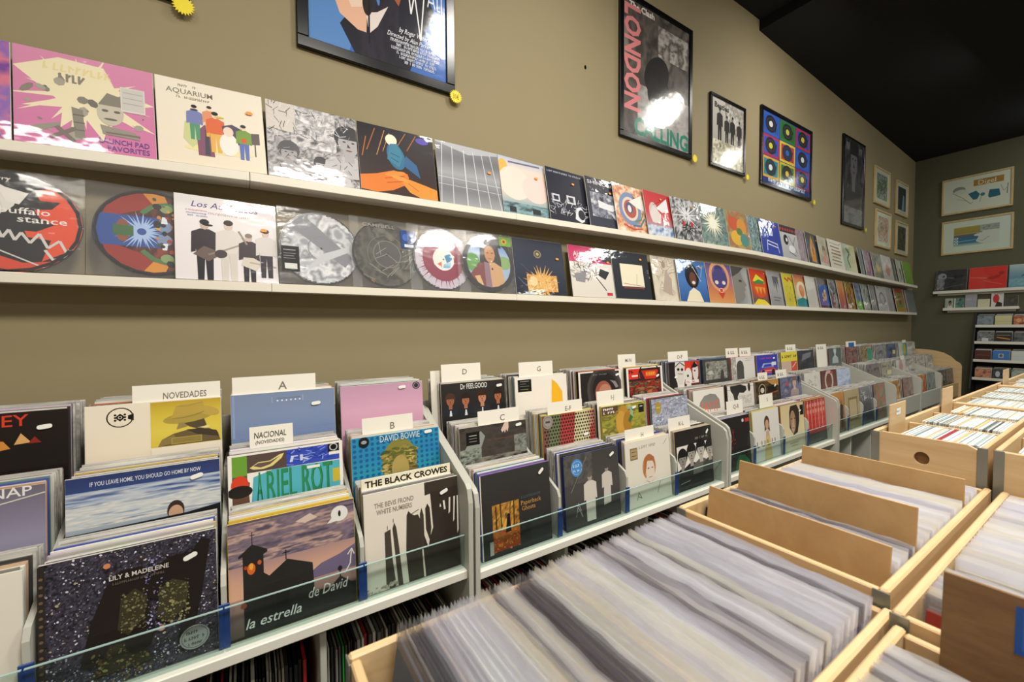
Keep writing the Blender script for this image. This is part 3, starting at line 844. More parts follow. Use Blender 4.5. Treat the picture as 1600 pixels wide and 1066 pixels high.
DISC_ART = {
 0: ('g #161414 #1c1818;p #e9512c .72 .12 1 .3 1 .62 .86 .9 .66 .84 .7 .74 .84 .74 .78 .66 .66 .64 .7 .56 .8 .5 .68 .42 .6 .42 .62 .36 .78 .34;p #d94528 0 0 1 0 .86 .14 .6 .1 .4 .18 .3 .08;e .2 .72 .34 .2 #e6e1da;p #dcd6cf .1 .3 .34 .3 .46 .62 .4 .86 .1 .86;e .2 .6 .2 .22 #efeae3;e .26 .6 .05 .03 #1a1716;l #1a1716 .02 .2 .48 .32 .46;p #efeae3 .4 .86 .62 .8 .56 .68 .48 .7;t "neneh cherry" .3 .93 .04 #f0eae0 .4;t "buffalo" .6 .62 .065 #f3eee6 .34;t "stance" .72 .54 .065 #f3eee6 .34;l #d8d4d0 .022 .4 .34 .42 .44 .46 .34 .5 .42 .54 .32 .58 .4 .64 .3 .7 .4 .76 .26 .84 .34 .9 .2 .8 .14 .74 .24;l #d8d4d0 .012 .2 .34 .74 .06;t "neneh" .2 .17 .06 #e9e4dc .26;t "cherry" .3 .1 .06 #e9e4dc .3;rg .5 .5 .47 .5 #121011', None),
 1: ('n 6 15 #2c1a18 #6a2c22 #1f1a1e #8a3a26;p #9a2f24 .06 .62 .1 .76 .3 .96 .5 .98 .5 .8;p #9a2f24 .06 .38 .1 .24 .3 .04 .5 .02 .5 .2;p #d98f2a .4 .98 .6 .98 .64 .86 .5 .84;p #d98f2a .4 .02 .6 .02 .64 .14 .5 .16;p #2f4f9a .0 .68 .56 .68 .62 .5 .56 .32 0 .32;ray .4 .5 30 .04 .26 .014 #a9c4ec 4;e .24 .56 .05 .07 #8a5236;e .24 .44 .05 .07 #8a5236;p #3f6a3a .16 .56 .33 .56 .33 .44 .16 .44;l #4f7a4a .05 .4 .72 .5 .82 .64 .86 .78 .76 .86 .6;l #4f7a4a .05 .4 .28 .5 .18 .64 .14 .78 .24 .86 .4;e .62 .8 .06 .05 #8aa06a;e .62 .2 .06 .05 #8aa06a;e .6 .58 .07 .07 #7f93b8;e .6 .42 .07 .07 #7f93b8;p #e9ecf2 .57 .62 .63 .62 .62 .7 .58 .7;p #e9ecf2 .57 .38 .63 .38 .62 .3 .58 .3;e .74 .6 .05 .05 #b86a3a;e .74 .4 .05 .05 #b86a3a;sc 40 6 .5 .05 .95 .95 .015 .045 #c9862c #3f5a34 #a83a26 #201c1c #d9a23a;e .6 .5 .022 .03 #0e0e10;rg .5 .5 .475 .5 #141014', None),
 3: ('n 3 25 #9a9ba2 #d9dade #7f8088 #eeeef0 #b0b1b8;p #85868e .1 .8 .3 .95 .9 .4 .8 .25;rg .5 .5 .16 .17 #7f8086;e .5 .5 .014 .014 #2a2b2f;p #c9cacf .2 .1 .5 .3 .9 .5 .95 .6 .5 .42', [('g #17181b #1c1d20;l #aaa .03 .1 .84 .8 .84;l #999 .02 .1 .7 .8 .7;l #999 .02 .1 .6 .7 .6;l #999 .02 .1 .5 .76 .5;r .15 .08 .85 .3 #dcdcd8', -.115, .05, .062, .1, 'info_tag')]),
 4: ('n 4 35 #3c3a34 #5c594f #2b2a26 #6d6a5e;rg .5 .5 .29 .3 #6a675c;e .5 .5 .21 .21 #4c4a47;rg .5 .5 .2 .215 #77746a;e .5 .5 .02 .026 #15151a;ln 16 5 .2 .1 .9 .5 .2 .01 #8d897c;p #8a5a48 .16 .0 .26 .12 .3 .0', [('g #24498f #1c3d7c;e .3 .6 .2 .2 #3f6ab8;l #7fa4e0 .05 .5 .8 .9 .5;r .2 .06 .8 .22 #e2e6ea', .105, .19, .075, .085, 'blue_tag'), ('0;t "CAMPBELL" .5 .6 .5 #a8a49a .9', -.03, .262, .16, .03, 'lettering'), ]),
 5: ('g #cfc6d2 #c4b9c8;ray .5 .5 60 .1 .5 .03 #8f2440 7;ray .5 .5 40 .1 .42 .04 #a02a48 9;e .5 .5 .36 .36 #8a2442;e .5 .5 .185 .185 #efe9e2;e .5 .5 .165 .165 #dfe6dc;p #3f86b0 .56 .42 .66 .52 .62 .6 .52 .56;p #d9693f .38 .42 .46 .36 .46 .46;p #7fb0d0 .48 .36 .6 .36 .64 .46 .5 .42;e .5 .5 .012 .012 #222', None),
 6: ('g #17141a #17141a;e .5 .47 .44 .44 #9fb4d0;G .08 .5 .92 .9 #4f7fc0 #b9cbe0;e .18 .5 .14 .16 #5f9a4a;e .8 .52 .14 .12 #86a86a;e .52 .7 .19 .2 #241c1c;e .4 .52 .08 .24 #2c2220;e .66 .52 .08 .22 #2c2220;r .3 .78 .76 .86 #1c171a;e .52 .86 .18 .13 #241e22;e .52 .66 .1 .15 #c08a5c;e .48 .68 .02 .01 #2a1c16;e .57 .68 .02 .01 #2a1c16;l #8a4a38 .012 .49 .58 .55 .58;p #7c3a34 .08 .24 .3 .5 .42 .5 .46 .02 .2 .06;p #caa070 .44 .5 .6 .52 .74 .44 .8 .06 .44 .02;p #8f6f80 .4 .52 .5 .5 .52 .04 .4 .04;e .55 .4 .018 .022 #2a2024;p #d9b080 .2 .26 .3 .28 .36 .1 .3 .06;l #efe6da .03 .24 .08 .34 .12;rg .5 .5 .425 .5 #17141a', [('g #5f8f3a #7aa84a;e .4 .5 .25 .3 #c9a23a;e .4 .5 .12 .15 #8a3a2a', .12, .25, .07, .05, 'green_tag')]),
}
ALLART = [u[2] for u in UPPER]+[u[3] for u in LOWER]+[d[0] for d in DISC_ART.values()]+[e[0] for d in DISC_ART.values() if d[1] for e in d[1]]

# ------------------------------------------------------------------ front records in the stepped browsers
# tier 0 front, 1 middle, 2 back: (tier, start, end, label, art, edge, sticker)
BINS = [
 # first browser
 (2, -0.745, -0.411, 'black record sleeve with red capitals and a fiery collage, back tier', 'g #241c1a #1c1716;t "PJ HARVEY" .425 .86 .10 #d8402c .68;p #8a2f24 0 .3 .3 .34 .4 .56 .2 .66 0 .62;r .1 .56 .36 .62 #d9a468;p #cf8a3a .36 .34 .46 .56 .62 .5 .66 .36 .5 .3;p #e6c890 .4 .36 .52 .5 .6 .46 .5 .34;p #d9a86a .68 .42 .72 .62 .78 .44;p #8a2a24 .76 .42 .8 .54 .84 .42', '#1f1b1a', (.86, .70, -6)),
 (2, -0.376, -0.066, 'half cream, half yellow record sleeve with a hatted figure, back tier', 'g #efe4d0 #ecdfc8;rg .235 .74 .085 .095 #1c1a18;p #1c1a18 .25 .74 .33 .80 .33 .66;e .235 .74 .055 .06 #efe4d0;rg .235 .74 .014 .028 #1c1a18;dots .185 .66 .285 .82 3 3 .010 #1c1a18;G .45 .05 1 .985 #c2a338 #d8c146 #e0cb54 #d8bc48;e .735 .62 .2 .055 #b09a48 16;p #bda14c .60 .62 .64 .86 .68 .90 .76 .90 .85 .94 .87 .78 .84 .70;e .9 .72 .07 .06 #bfa450 30;l #7a6a38 .008 .61 .62 .7 .62 .8 .66 .86 .72;l #8f7c40 .006 .64 .87 .72 .86 .85 .92;p #9a8656 .66 .52 .64 .38 .72 .42 .76 .5;p #5a4c38 .70 .5 .78 .52 .86 .56 .88 .42 .82 .34 .74 .42;p #6a5a3c .5 .06 .53 .2 .62 .3 .74 .36 .9 .34 .97 .24 .99 .06;p #463b2e .72 .36 .84 .36 .96 .28 .98 .14 .8 .24;p #8a7848 .5 .06 .53 .2 .62 .28 .66 .12;r .60 .08 .84 .22 #a8924a;r .61 .1 .83 .2 #8f7e42;p #e6ddb4 .8 .38 .92 .40 .88 .36;r .45 .0 1 .05 #efe4d0', '#efe6d6', None),
 (2, -0.04, 0.269, 'plain slate blue record sleeve with tiny spaced dots, back tier', 'g #7f8fae #8192b4 #7488b0;l #a9b4cc .006 .37 .9 .37 .76;l #a9b4cc .006 .67 .9 .67 .76;mk .41 .85 .65 .022 #59688c 2;dots .4 .78 .66 .82 6 1 .009 #e9edf4;l #93a2c0 .004 .0 .13 1 .13;l #8fa0c4 .02 .02 .02 .02 .98', '#e9e6de', (.8, .66, -5)),
 (2, 0.313, 0.63, 'plain pink record sleeve with a round black seal, back tier', 'g #c59ab4 #cfa0ba #d9a8c0 #d2a0b8;e .92 .89 .05 .05 #38343a;rg .92 .89 .03 .036 #b9a6b0', '#e3dfd6', (.73, .87, -4)),
 (1, -0.745, -0.412, 'lilac record sleeve with white capitals and a diagonal stick, middle tier', 'g #6f6878 #857f96 #9a96ac;t "COLD SNAP" .62 .93 .075 #e9e4e0 .62;p #2c2320 .2 .2 .5 .5 .62 .86 .5 .92 .2 .9;e .45 .7 .18 .2 #241d1b;p #55311f .2 .3 .34 .5 .3 .7 .2 .7;l #d9d2c2 .018 .15 .5 1 .86;r .5 .74 .66 .8 #f2efe8', '#c9a58a', None),
 (1, -0.384, -0.067, 'blue cloudy sky record sleeve with small white capitals, middle tier', 'g #2f3b6a #384a80 #6a86b0 #b9c0c4;G 0 .0 1 .72 #5a76a8 #c9ccd0 #e0dbd0 #b4bcc4 #9aa6b4;N .0 .46 1 .74 2 17 2 #34487e #8fa4c4 #c9ccd0 #4f6598;N 0 .1 1 .5 2 5 3 #8fa0b8 #d9d8d2 #b9c2ca #e4dfd4 #7f90ac;t "IF YOU LEAVE HOME, YOU SHOULD GO HOME BY NOW" .5 .86 .036 #dfe2ea .72;e .68 .13 .06 .09 #3a2c28;e .68 .08 .05 .07 #c9a084;p #1c1d22 0 0 1 0 1 .12 .75 .05 .3 .03 0 .02', '#e9e4da', (.83, .72, -14)),
 (1, -0.047, 0.261, 'collage record sleeve with big green capitals on turquoise, middle tier', 'g #f2ece4 #f2ece4;r .03 .56 .15 .97 #6fa03a;r .03 .1 .15 .56 #4a6a4a;r .15 .6 .48 .97 #5a4a44;p #e3d48a .17 .7 .2 .66 .28 .64 .36 .68 .44 .82 .46 .92 .42 .9 .34 .8 .24 .8;p #6a5650 .2 .73 .26 .68 .34 .72 .42 .86 .34 .78 .24 .78;r .48 .6 .97 .97 #3a4fb8;ln 40 5 .5 .62 .84 .94 .07 .012 #8fa4e8 #24348f;mk .52 .76 .8 .13 #c9d4f2 5;r .86 .78 .97 .97 #17171a;rg .915 .89 .03 .04 #c9c9c4;r .87 .72 .97 .79 #efece4;p #55b0c0 .14 .0 .2 .5 .36 .6 .97 .58 .97 .0;p #6a4a3a .03 .0 .03 .52 .12 .5 .17 .4 .16 .2 .2 .0;e .09 .38 .07 .09 #d8452c;e .09 .24 .1 .06 #241f1e;r .9 .1 .97 .4 #c9b43a;t "ARIEL ROT" .55 .27 .3 #24704a .7;t "ARIEL ROT" .545 .275 .3 #2f8a5a .69;r .66 .49 .78 .55 #efe9e0', '#efe9dc', None),
 (1, 0.304, 0.637, 'turquoise record sleeve with a dot grid and a curly-haired shape, middle tier', 'g #2f90b8 #2a86b4 #2f9ab0;dots .0 .0 1 1 16 8 .019 #1f5f9c;l #3fb0b0 .006 0 .2 1 .2;e .52 .30 .2 .26 #8a8440;sc 260 9 .34 .02 .70 .58 .014 .034 #a8954c #6f7238 #c2ab62 #4f5a30 #8f6f3a;sc 60 3 .4 .3 .64 .66 .012 .026 #9a8a48 #5f6a34;e .52 .1 .1 .16 #b09a58;r .0 .0 1 .02 #2f7f9a;e .13 .88 .055 .06 #1f2022;e .13 .88 .03 .02 #9aa0a8;t "DAVID BOWIE" .53 .9 .075 #c9d9e0 .46', '#d9d4c8', (.86, .92, -4)),
 (0, -0.745, -0.402, 'plain cream record sleeve at the shop-front end, front tier', 'g #e9e2d6 #e3dacb', '#e9e4d8', None),
 (0, -0.396, -0.07, 'starry dark record sleeve with two long-haired silhouettes, front tier', 'n 70 1 #19171b #2c2931 #4a4552 #232027 #5d5768 #1c1a1f;sc 420 3 0 0 1 1 .003 .009 #c9c4d6 #9a95b0 #e6e0ea #b0a48a #8a86a8;sc 420 19 0 0 1 1 .003 .007 #a9a4b6 #7a7590 #d6d0da;sc 40 9 0 0 1 1 .006 .013 #e9e4f0 #c9b48a;p #241c1a .2 .2 .26 .5 .34 .74 .42 .84 .54 .84 .6 .72 .58 .5 .62 .3 .5 .18 .3 .16;p #221b19 .56 .6 .6 .8 .72 .86 .84 .86 .9 .95 .96 .93 .9 .5 .84 .2 .74 .16 .8 .5 .6 .56;p #3a3524 .4 .4 .42 .62 .5 .68 .57 .6 .55 .44 .46 .34;p #3d3a26 .62 .4 .64 .62 .72 .68 .82 .62 .8 .44 .7 .34;p #35321f .26 .1 .36 .3 .52 .28 .6 .1;sc 130 4 .42 .36 .56 .66 .004 .012 #6a6644 #8f8a60 #4a4630;sc 150 5 .64 .34 .82 .66 .004 .012 #7a754e #9a9468 #56523a;sc 120 6 .26 .02 .6 .28 .004 .013 #7a6a40 #8f8458 #6a4a30;e .52 .28 .08 .09 #221b19;sc 60 7 .56 .3 .66 .9 .003 .009 #b9b4e0 #8a86b8;t "LILY & MADELEINE" .53 .80 .034 #e6ddd4 .34;mk .38 .755 .68 .018 #6a5f58 4;e .35 .9 .02 .02 #d98a5a;e .65 .32 .02 .02 #e0a0a0;e .85 .17 .095 .095 #a9a6a2;rg .85 .17 .08 .085 #6f6c68;mk .8 .21 .91 .026 #4a4846 3;mk .785 .165 .92 .026 #4a4846 6;mk .81 .12 .9 .02 #4a4846 8;r .0 .0 .035 1 #2f2926;dots .0 .06 .035 .94 1 16 .011 #6f5a44', '#e0dbd0', (.83, .82, -22)),
 (0, -0.051, 0.266, 'sunset record sleeve with a dark church and white handwriting, front tier', 'g #5f5666 #7a6a78 #a08488 #cfa08c #e0b090 #d8a084 #9a7a80;N 0 .62 1 .98 3 12 3 #544b5c #8a7886 #6a5c6c #c9a89c #5a5062;p #d8c0b0 .5 .9 .62 .95 .68 .9 .58 .87;p #6f6480 .55 .36 .7 .46 .86 .5 1 .56 1 .34 .6 .3;G .0 .0 1 .34 #b08a80 #4a4440;p #2a2726 .0 .0 .0 .02 .1 .02 .1 .7 .07 .69 .07 .71 .17 .79 .28 .72 .28 .7 .25 .68 .25 .52 .29 .48 .43 .585 .63 .49 .64 .22 1 .2 1 .0;l #2a2726 .006 .17 .78 .17 .9;l #2a2726 .006 .15 .87 .19 .87;l #2a2726 .008 .42 .58 .42 .67;l #2a2726 .008 .39 .645 .45 .645;e .16 .58 .03 .05 #d9692a;e .16 .6 .015 .03 #f0a83a;e .22 .62 .015 .02 #c9602a;e .12 .6 .012 .016 #a84a24;e .1 .28 .022 .024 #8a4a34;e .86 .36 .02 .025 #2a2726;l #2a2726 .01 .86 .36 .86 .28;p #2a2726 .76 .2 .86 .29 .96 .2;t "la estrella" .32 .115 .085 #e9e4de .42 .3;t "de David" .76 .215 .09 #e9e4de .34 .3;l #e6e0da .010 .9 .3 .95 .38 .965 .5;l #e6e0da .010 .93 .47 .967 .52 .99 .46;e .87 .885 .075 .075 #e9e6e2;e .87 .885 .012 .03 #2a2826;p #e9e6e2 .76 .81 .82 .88 .86 .82', '#e6c94a', None),
 (0, 0.2981, 0.628, 'white record sleeve with jagged dark brown towers, front tier', 'g #e9dfd2 #e6dccd #d9cfc0;p #3f372f .62 1 .62 .86 .7 .87 .7 .8 1 .8 1 1;p #38302a .68 .88 .7 .5 .66 .4 .64 .3 .6 .44 .58 .38 .6 0 1 0 1 .9;p #3b332c .62 .72 .645 .77 .67 .72 .68 .5 .66 .36 .62 .5;p #4a4138 .19 0 .19 .58 .25 .6 .26 .3 .29 0;p #4a4138 .27 .6 .29 .66 .31 .6 .33 .4 .36 .0 .31 0;p #3f372f .42 0 .4 .3 .42 .7 .44 .74 .47 .7 .5 .68 .54 .68 .57 .6 .57 .3 .58 .0;p #443b32 .56 .3 .56 .68 .58 .74 .6 .66 .6 .3;l #5a5046 .008 .47 .7 .55 .73;l #5a5046 .006 .22 .6 .22 .64;l #5a5046 .006 .28 .66 .28 .7;p #efe8dc .83 .66 .85 .66 .84 .76 .82 .76;p #efe8dc .88 .6 .9 .62 .91 .78 .89 .78;p #efe8dc .93 .5 .945 .52 .965 .78 .945 .78;p #efe8dc .975 .36 .99 .4 1 .78 .985 .78;p #efe8dc .78 .7 .8 .7 .79 .74;t "THE BEVIS FROND" .3 .87 .05 #8f857b .4;t "WHITE NUMBERS" .3 .80 .05 #8f857b .36;sc 30 4 .0 .0 .3 .06 .01 .02 #9a9084 #b9ae9f', '#e9e2d4', (.83, .86, -20)),
 # second browser
 (2, 0.684, 1.019, 'dark record sleeve of four men in suits under white capitals, back tier', 'g #2f2c2c #2a2829 #262425;t "Dr FEELGOOD" .5 .88 .075 #ece9e4 .42;b .13 .04 .5 #262a33 #9a6248 #4a342a;b .36 .02 .5 #23252d #a96b4e #2c211d;b .62 .0 .56 #2a2b30 #c08263 #3a281f;b .88 .04 .52 #202226 #a8694a #2a1f1b;p #d9dbe0 .11 .04 .15 .04 .14 .2 .12 .2;p #d9dbe0 .34 .02 .38 .02 .37 .19 .35 .19;p #d0d2da .6 .0 .64 .0 .63 .2 .61 .2;p #d0d2da .86 .04 .9 .04 .89 .2 .87 .2', '#d0bfa4', (.9, .82, -6)),
 (2, 1.065, 1.387, 'white record sleeve with a black square and a yellow tapered shape, back tier', 'g #f0e9de #ece4d8;r .05 .52 .3 .92 #1c1c1d;l #b9b6ae .012 .09 .86 .26 .86;l #8f8d86 .012 .09 .78 .2 .78;l #8f8d86 .012 .09 .7 .26 .7;l #9aa84a .012 .09 .6 .24 .6;p #efb62a .7 .86 .8 .7 .9 .4 .9 .0 .64 .0 .68 .4', '#e9e2d4', None),
 (2, 1.461, 1.797, 'black record sleeve with a glowing orb and a white border, back tier', 'g #efe9e0 #efe9e0;r .04 .0 .96 .95 #282525;rg .6 .3 .36 .42 #4a4444;rg .6 .3 .3 .36 #3a3434;p #8f8488 .72 .62 .86 .56 .93 .34 .86 .3 .8 .5;e .56 .16 .2 .22 #9a5a48;e .6 .12 .16 .18 #b9806a;mk .33 .86 .67 .035 #8f8a8a 3', '#3a1c1e', (.9, .8, -12)),
 (2, 1.84, 2.134, 'red and black record sleeve with a big top scene, back tier', 'g #efe8de #efe8de;r .05 .0 .95 .95 #3a2624;r .05 .55 .36 .95 #d8392c;mk .08 .83 .24 .12 #3a1c1a 3;r .14 .64 .3 .7 #f0e6dc;p #c93228 .4 .86 .9 .86 .8 .5 .5 .5;rg .62 .6 .28 .31 #211a1c;r .52 .62 .8 .8 #d9772c;mk .54 .72 .78 .09 #e9b43a 4;N .05 .0 .95 .46 7 3 1 #2c2422 #b8342a #241c1c #6a6a4a #c96a3a', '#17181a', (.84, .6, -20)),
 (1, 0.683, 1.026, 'dark record sleeve with a pale hand and grey smoke, middle tier', 'n 4 3 #3f3a36 #4a4540 #37332f;p #8f958c .0 .2 .1 .5 .3 .86 .36 .7 .3 .4 .2 .1;N .0 .0 .3 .4 5 4 1 #4a4a44 #a0a89c #6a6f66 #37332f;r .09 .5 .28 .86 #171717;l #b9b6b0 .02 .13 .76 .24 .76;l #8f8c86 .015 .13 .68 .24 .68;l #8f8c86 .015 .13 .6 .24 .6;p #d9bfae .6 .8 .66 1 .72 1 .72 .84 .7 .72 .68 .8 .66 .7 .64 .78 .62 .72;N .8 .06 1 .6 5 8 1 #4a4540 #8f958c #57534d;mk .4 .56 .8 .04 #7a4a38 5;N .2 .0 .9 .12 6 8 1 #37332f #9a9488', '#cfc8b8', (.87, .88, -6)),
 (1, 1.06, 1.454, 'red, green and cream record sleeve covered in dark dots, middle tier', 'gh #7a4a44 #6f6a50 #a04a44 #c9c49a #d9d2a8 #a84a48;p #b0433f .36 1 .62 1 .5 .0 .3 .0;p #b0433f .86 .0 1 .0 1 .6 .9 .4;p #6f7a58 .16 1 .34 1 .2 .0 .04 .0;dots .02 .02 1 .98 20 9 .0165 #2c2420 .5;e .1 .8 .09 .1 #9a948a;rg .1 .8 .07 .076 #5c5852;r .06 .77 .14 .83 #4a4642', '#d9c46a', (.8, .22, -8)),
 (1, 1.459, 1.803, 'yellow-green record sleeve with a heap of fruit and white lettering, middle tier', 'n 4 5 #6f7a34 #a8a03a #5f5a34 #c9bc54;r .0 .7 .36 .98 #5f4438;mk .04 .9 .34 .08 #efe9dc 3;mk .04 .78 .32 .08 #efe9dc 9;p #8fae9a .42 .86 .7 .9 .7 .5 .5 .4;N .3 .1 .64 .8 6 3 1 #8a6a2c #c99a3a #5f4a24 #d9b45a;e .48 .62 .12 .16 #b98a34;e .42 .36 .12 .2 #c99a44;e .56 .34 .1 .18 #a87a2c;p #3f6a3a .62 .3 .7 .5 .64 .6 .58 .4;r .84 .62 .97 .92 #1f2120;l #cfd0c6 .03 .87 .84 .94 .84', '#c9b94a', (.72, .84, -10)),
 (1, 1.85, 2.193, 'silver blue speckled record sleeve with a gold seal, middle tier', 'n 9 7 #85889a #a3a6b8 #b9bccc #74788c #9a9eb0;sc 50 3 .05 .05 1 1 .008 .022 #d9dbe4 #c2c5d2;e .17 .66 .08 .11 #a8924a;r .12 .64 .22 .69 #c9b46a', '#3c3a3a', None),
 (0, 0.678, 1.032, 'black record sleeve with an autumn path picture and gold lettering, front tier', 'g #3a3836 #333130 #2f2d2c;N .15 .06 .52 .62 7 5 1 #5a3a1c #c98a3a #8a5a24 #d9a850 #4a341c;G .15 .06 .52 .3 #b06a2c #8a3a20;sc 120 8 .15 .06 .52 .3 .006 .018 #c9552c #8a3418 #d97a3a #a84424;l #3a2614 .014 .2 .3 .2 .6;l #3a2614 .012 .27 .34 .26 .62;l #3a2614 .014 .44 .32 .45 .62;l #3a2614 .01 .38 .36 .4 .62;p #e0a84a .26 .3 .42 .3 .36 .42 .32 .42;p #1f1a18 .32 .26 .345 .44 .385 .44 .4 .26;e .365 .46 .018 .024 #1f1a18;mk .56 .63 .84 .035 #4f5a5c 4;t "Paperback" .7 .56 .055 #b98a4a .3;t "Ghosts" .66 .49 .055 #b98a4a .2;r .1 .04 .15 .2 #a9a49c;r .0 .0 .015 1 #d9cfc0', '#5a64b8', (.86, .9, -40)),
 (0, 1.062, 1.432, 'charcoal record sleeve with two figures in white, front tier', 'g #45423f #4c4946 #3f3c3a;N .0 .6 .5 1 5 5 1 #45423f #5f5c58 #4a4744;m .44 .05 .66 #d6cdc2 #a89a90 #cfc6ba #6a5f58;p #d6cdc2 .36 .05 .52 .05 .53 .5 .35 .5;m .76 .2 .56 #d0c7bd #9c8f86 #3f3c3a #4a4440;p #d0c7bd .68 .2 .82 .22 .83 .58 .7 .58;e .22 .82 .1 .12 #4a8fd0;rg .22 .82 .085 .092 #9cc4ea;mk .16 .85 .28 .04 #dcebf8 4;mk .16 .78 .28 .03 #dcebf8 5;l #8a857e .008 .1 .5 .4 .95;l #a8a29a .01 .17 .16 .22 .34 .28 .14 .2 .3;l #a8a29a .008 .18 .22 .27 .24', '#33407f', (.86, .9, -28)),
 (0, 1.44, 1.781, 'off-white record sleeve with a pale red-haired portrait, front tier', 'g #e6ded0 #e4dccd #dcd4c5;mk .3 .89 .68 .05 #a39a90 6;r .1 .72 .26 .9 #8a7450;r .115 .74 .245 .88 #b09a70;l #6a5638 .012 .13 .84 .23 .84;l #6a5638 .012 .13 .78 .23 .78;e .5 .56 .15 .2 #c98a5c;e .52 .5 .1 .18 #e3d2c0;p #e0d4c6 .4 .36 .46 .3 .58 .3 .64 .36 .6 .44 .44 .44;p #b06f44 .37 .44 .4 .7 .5 .76 .62 .7 .64 .5 .6 .64 .46 .66 .42 .5;e .48 .54 .02 .01 #6a5444;e .57 .54 .02 .01 #6a5444;l #a8705a .01 .48 .4 .56 .4;p #c98a66 .42 .36 .5 .3 .6 .34 .52 .32;l #9a9084 .008 .86 .86 .94 .94;l #7a7066 .01 .2 .1 .24 .22 .3 .12 .22 .16;l #b5ab9d .02 .66 .12 .74 .3', '#e9e4d8', None),
 (0, 1.801, 2.139, 'black record sleeve with four dark-haired heads on white, front tier', 'g #272524 #2b2928 #242221;r .04 .22 1 .74 #e9e3d8;b .18 .14 .56 #262423 #8f8a82 #1c1a19;b .42 .2 .56 #302e2d #a39d94 #211f1e;b .68 .22 .58 #6a6660 #b9b3a8 #1c1a19;b .93 .22 .54 #4a4744 #a8a298 #1e1c1b;r 0 0 1 .2 #272524;mk .54 .82 .9 .04 #8a857e 7;l #b9b4aa .008 .1 .12 .34 .14', '#c9b394', (.86, .9, -45)),
 # third browser
 (2, 2.214, 2.535, 'red and black comic record sleeve of pale faces, back tier', 'g #c9382a #3a2c2c;p #2a2324 .0 .0 .3 .0 .4 1 .0 1;e .36 .62 .17 .34 #e6e0da;e .36 .62 .14 .3 #d9d2cb;e .3 .68 .04 .03 #231d1e;e .42 .66 .04 .03 #231d1e;l #3a3234 .02 .28 .5 .44 .46;l #231d1e .03 .2 .8 .36 .98 .52 .8;p #d8402f .5 .6 .72 .6 .7 .95 .52 .95;e .62 .34 .12 .18 #e0dad4;e .86 .52 .1 .2 #d9d3cd;e .6 .36 .03 .03 #231d1e;e .84 .56 .025 .02 #231d1e;p #231d1e .72 .7 .84 .98 .96 .76 .86 .7;r .5 .02 .96 .16 #e9e3dd;mk .55 .09 .85 .08 #c9382a 5', '#8a8478', (.2, .36, -4)),
 (2, 2.585, 2.934, 'grey misty photographic record sleeve with a dark border, back tier', 'n 4 9 #3c3c3b #4a4a48;N .1 .06 .9 .9 5 6 1 #77776f #a8a89f #5c5c56 #bcbcb2;p #3f3f3c .62 .06 .66 .4 .7 .5 .76 .4 .78 .06;e .18 .7 .04 .06 #4a4a46', '#223a6a', None),
 (2, 2.992, 3.296, 'white record sleeve with a dark grey arch shape, back tier', 'g #dedad4 #d9d5ce;p #4f4e4b .2 .0 .22 .6 .28 .78 .38 .84 .48 .74 .52 .5 .5 .0;N .0 .0 .2 1 6 3 1 #c9c5be #8f8c86 #e3dfd8;l #a8a49c .02 .6 .9 .94 .9;l #a8a49c .02 .6 .8 .86 .8', '#b04f34', None),
 (2, 3.305, 3.561, 'bright blue record sleeve with a red car, back tier', 'g #3f44b0 #3a40a8 #4a50b4;mk .15 .82 .75 .07 #d9485a 6;p #c9444a .1 .02 .14 .2 .4 .3 .8 .3 .95 .16 .9 .02;p #9fb4d8 .2 .34 .3 .56 .74 .56 .8 .34;p #3f44b0 .28 .36 .36 .5 .66 .5 .72 .36;l #e9dfe2 .02 .2 .16 .8 .16;e .28 .06 .08 .08 #241f2a;e .76 .06 .08 .08 #241f2a;r .7 .42 .92 .6 #d9dde6', '#9a9a94', (.8, .8, -6)),
 (1, 2.211, 2.56, 'white record sleeve with a grey arch and orange capitals, middle tier', 'g #e6e0d8 #e2dcd3;p #8a8883 .16 .28 .2 .5 .34 .74 .54 .8 .72 .74 .84 .5 .86 .12 .5 .14;t "SAY IT" .52 .26 .2 #e06a4a .56', '#cfcac0', None),
 (1, 2.582, 2.884, 'white record sleeve with a black ink cloud over fine lines, middle tier', 'g #e4ded8 #d9d4cd;l #3a3836 .012 0 .82 .2 .8;l #3a3836 .012 0 .3 .4 .34;l #3a3836 .01 .7 .9 1 .88;p #2f2e2d .1 .98 .5 1 .7 .9 .72 .72 .6 .6 .44 .64 .36 .46 .4 .2 .3 .05 .24 .3 .2 .6 .12 .76;e .82 .84 .05 .1 #2f2e2d;N .4 .1 .9 .5 4 4 1 #e0dad4 #b5b1aa #e4ded8', '#232222', None),
 (1, 2.925, 3.263, 'dark brown record sleeve with a gold ring and orange glow, middle tier', 'n 4 11 #4a3a2a #2c241d #6a4f30;p #b98a4a .5 .98 1 1 1 .7 .7 .78;e .28 .56 .15 .17 #241f1a;rg .28 .56 .13 .15 #b9a88a;e .28 .56 .08 .06 #d0c4b0;l #c9502c .03 .5 .34 .96 .42;p #1f1a16 .5 .4 .9 .46 .9 .74 .5 .7', '#8f8a7a', (.82, .72, -30)),
 (1, 3.263, 3.593, 'misty blue record sleeve of a pale long-haired figure, middle tier', 'n 4 13 #5c6078 #77799a #494c60 #8a8ca4;r .2 .6 .4 .72 #b0525a;b .66 .0 .8 #a08f8c #c9ada2 #7a6258;e .88 .86 .06 .08 #3a3a48', '#777780', None),
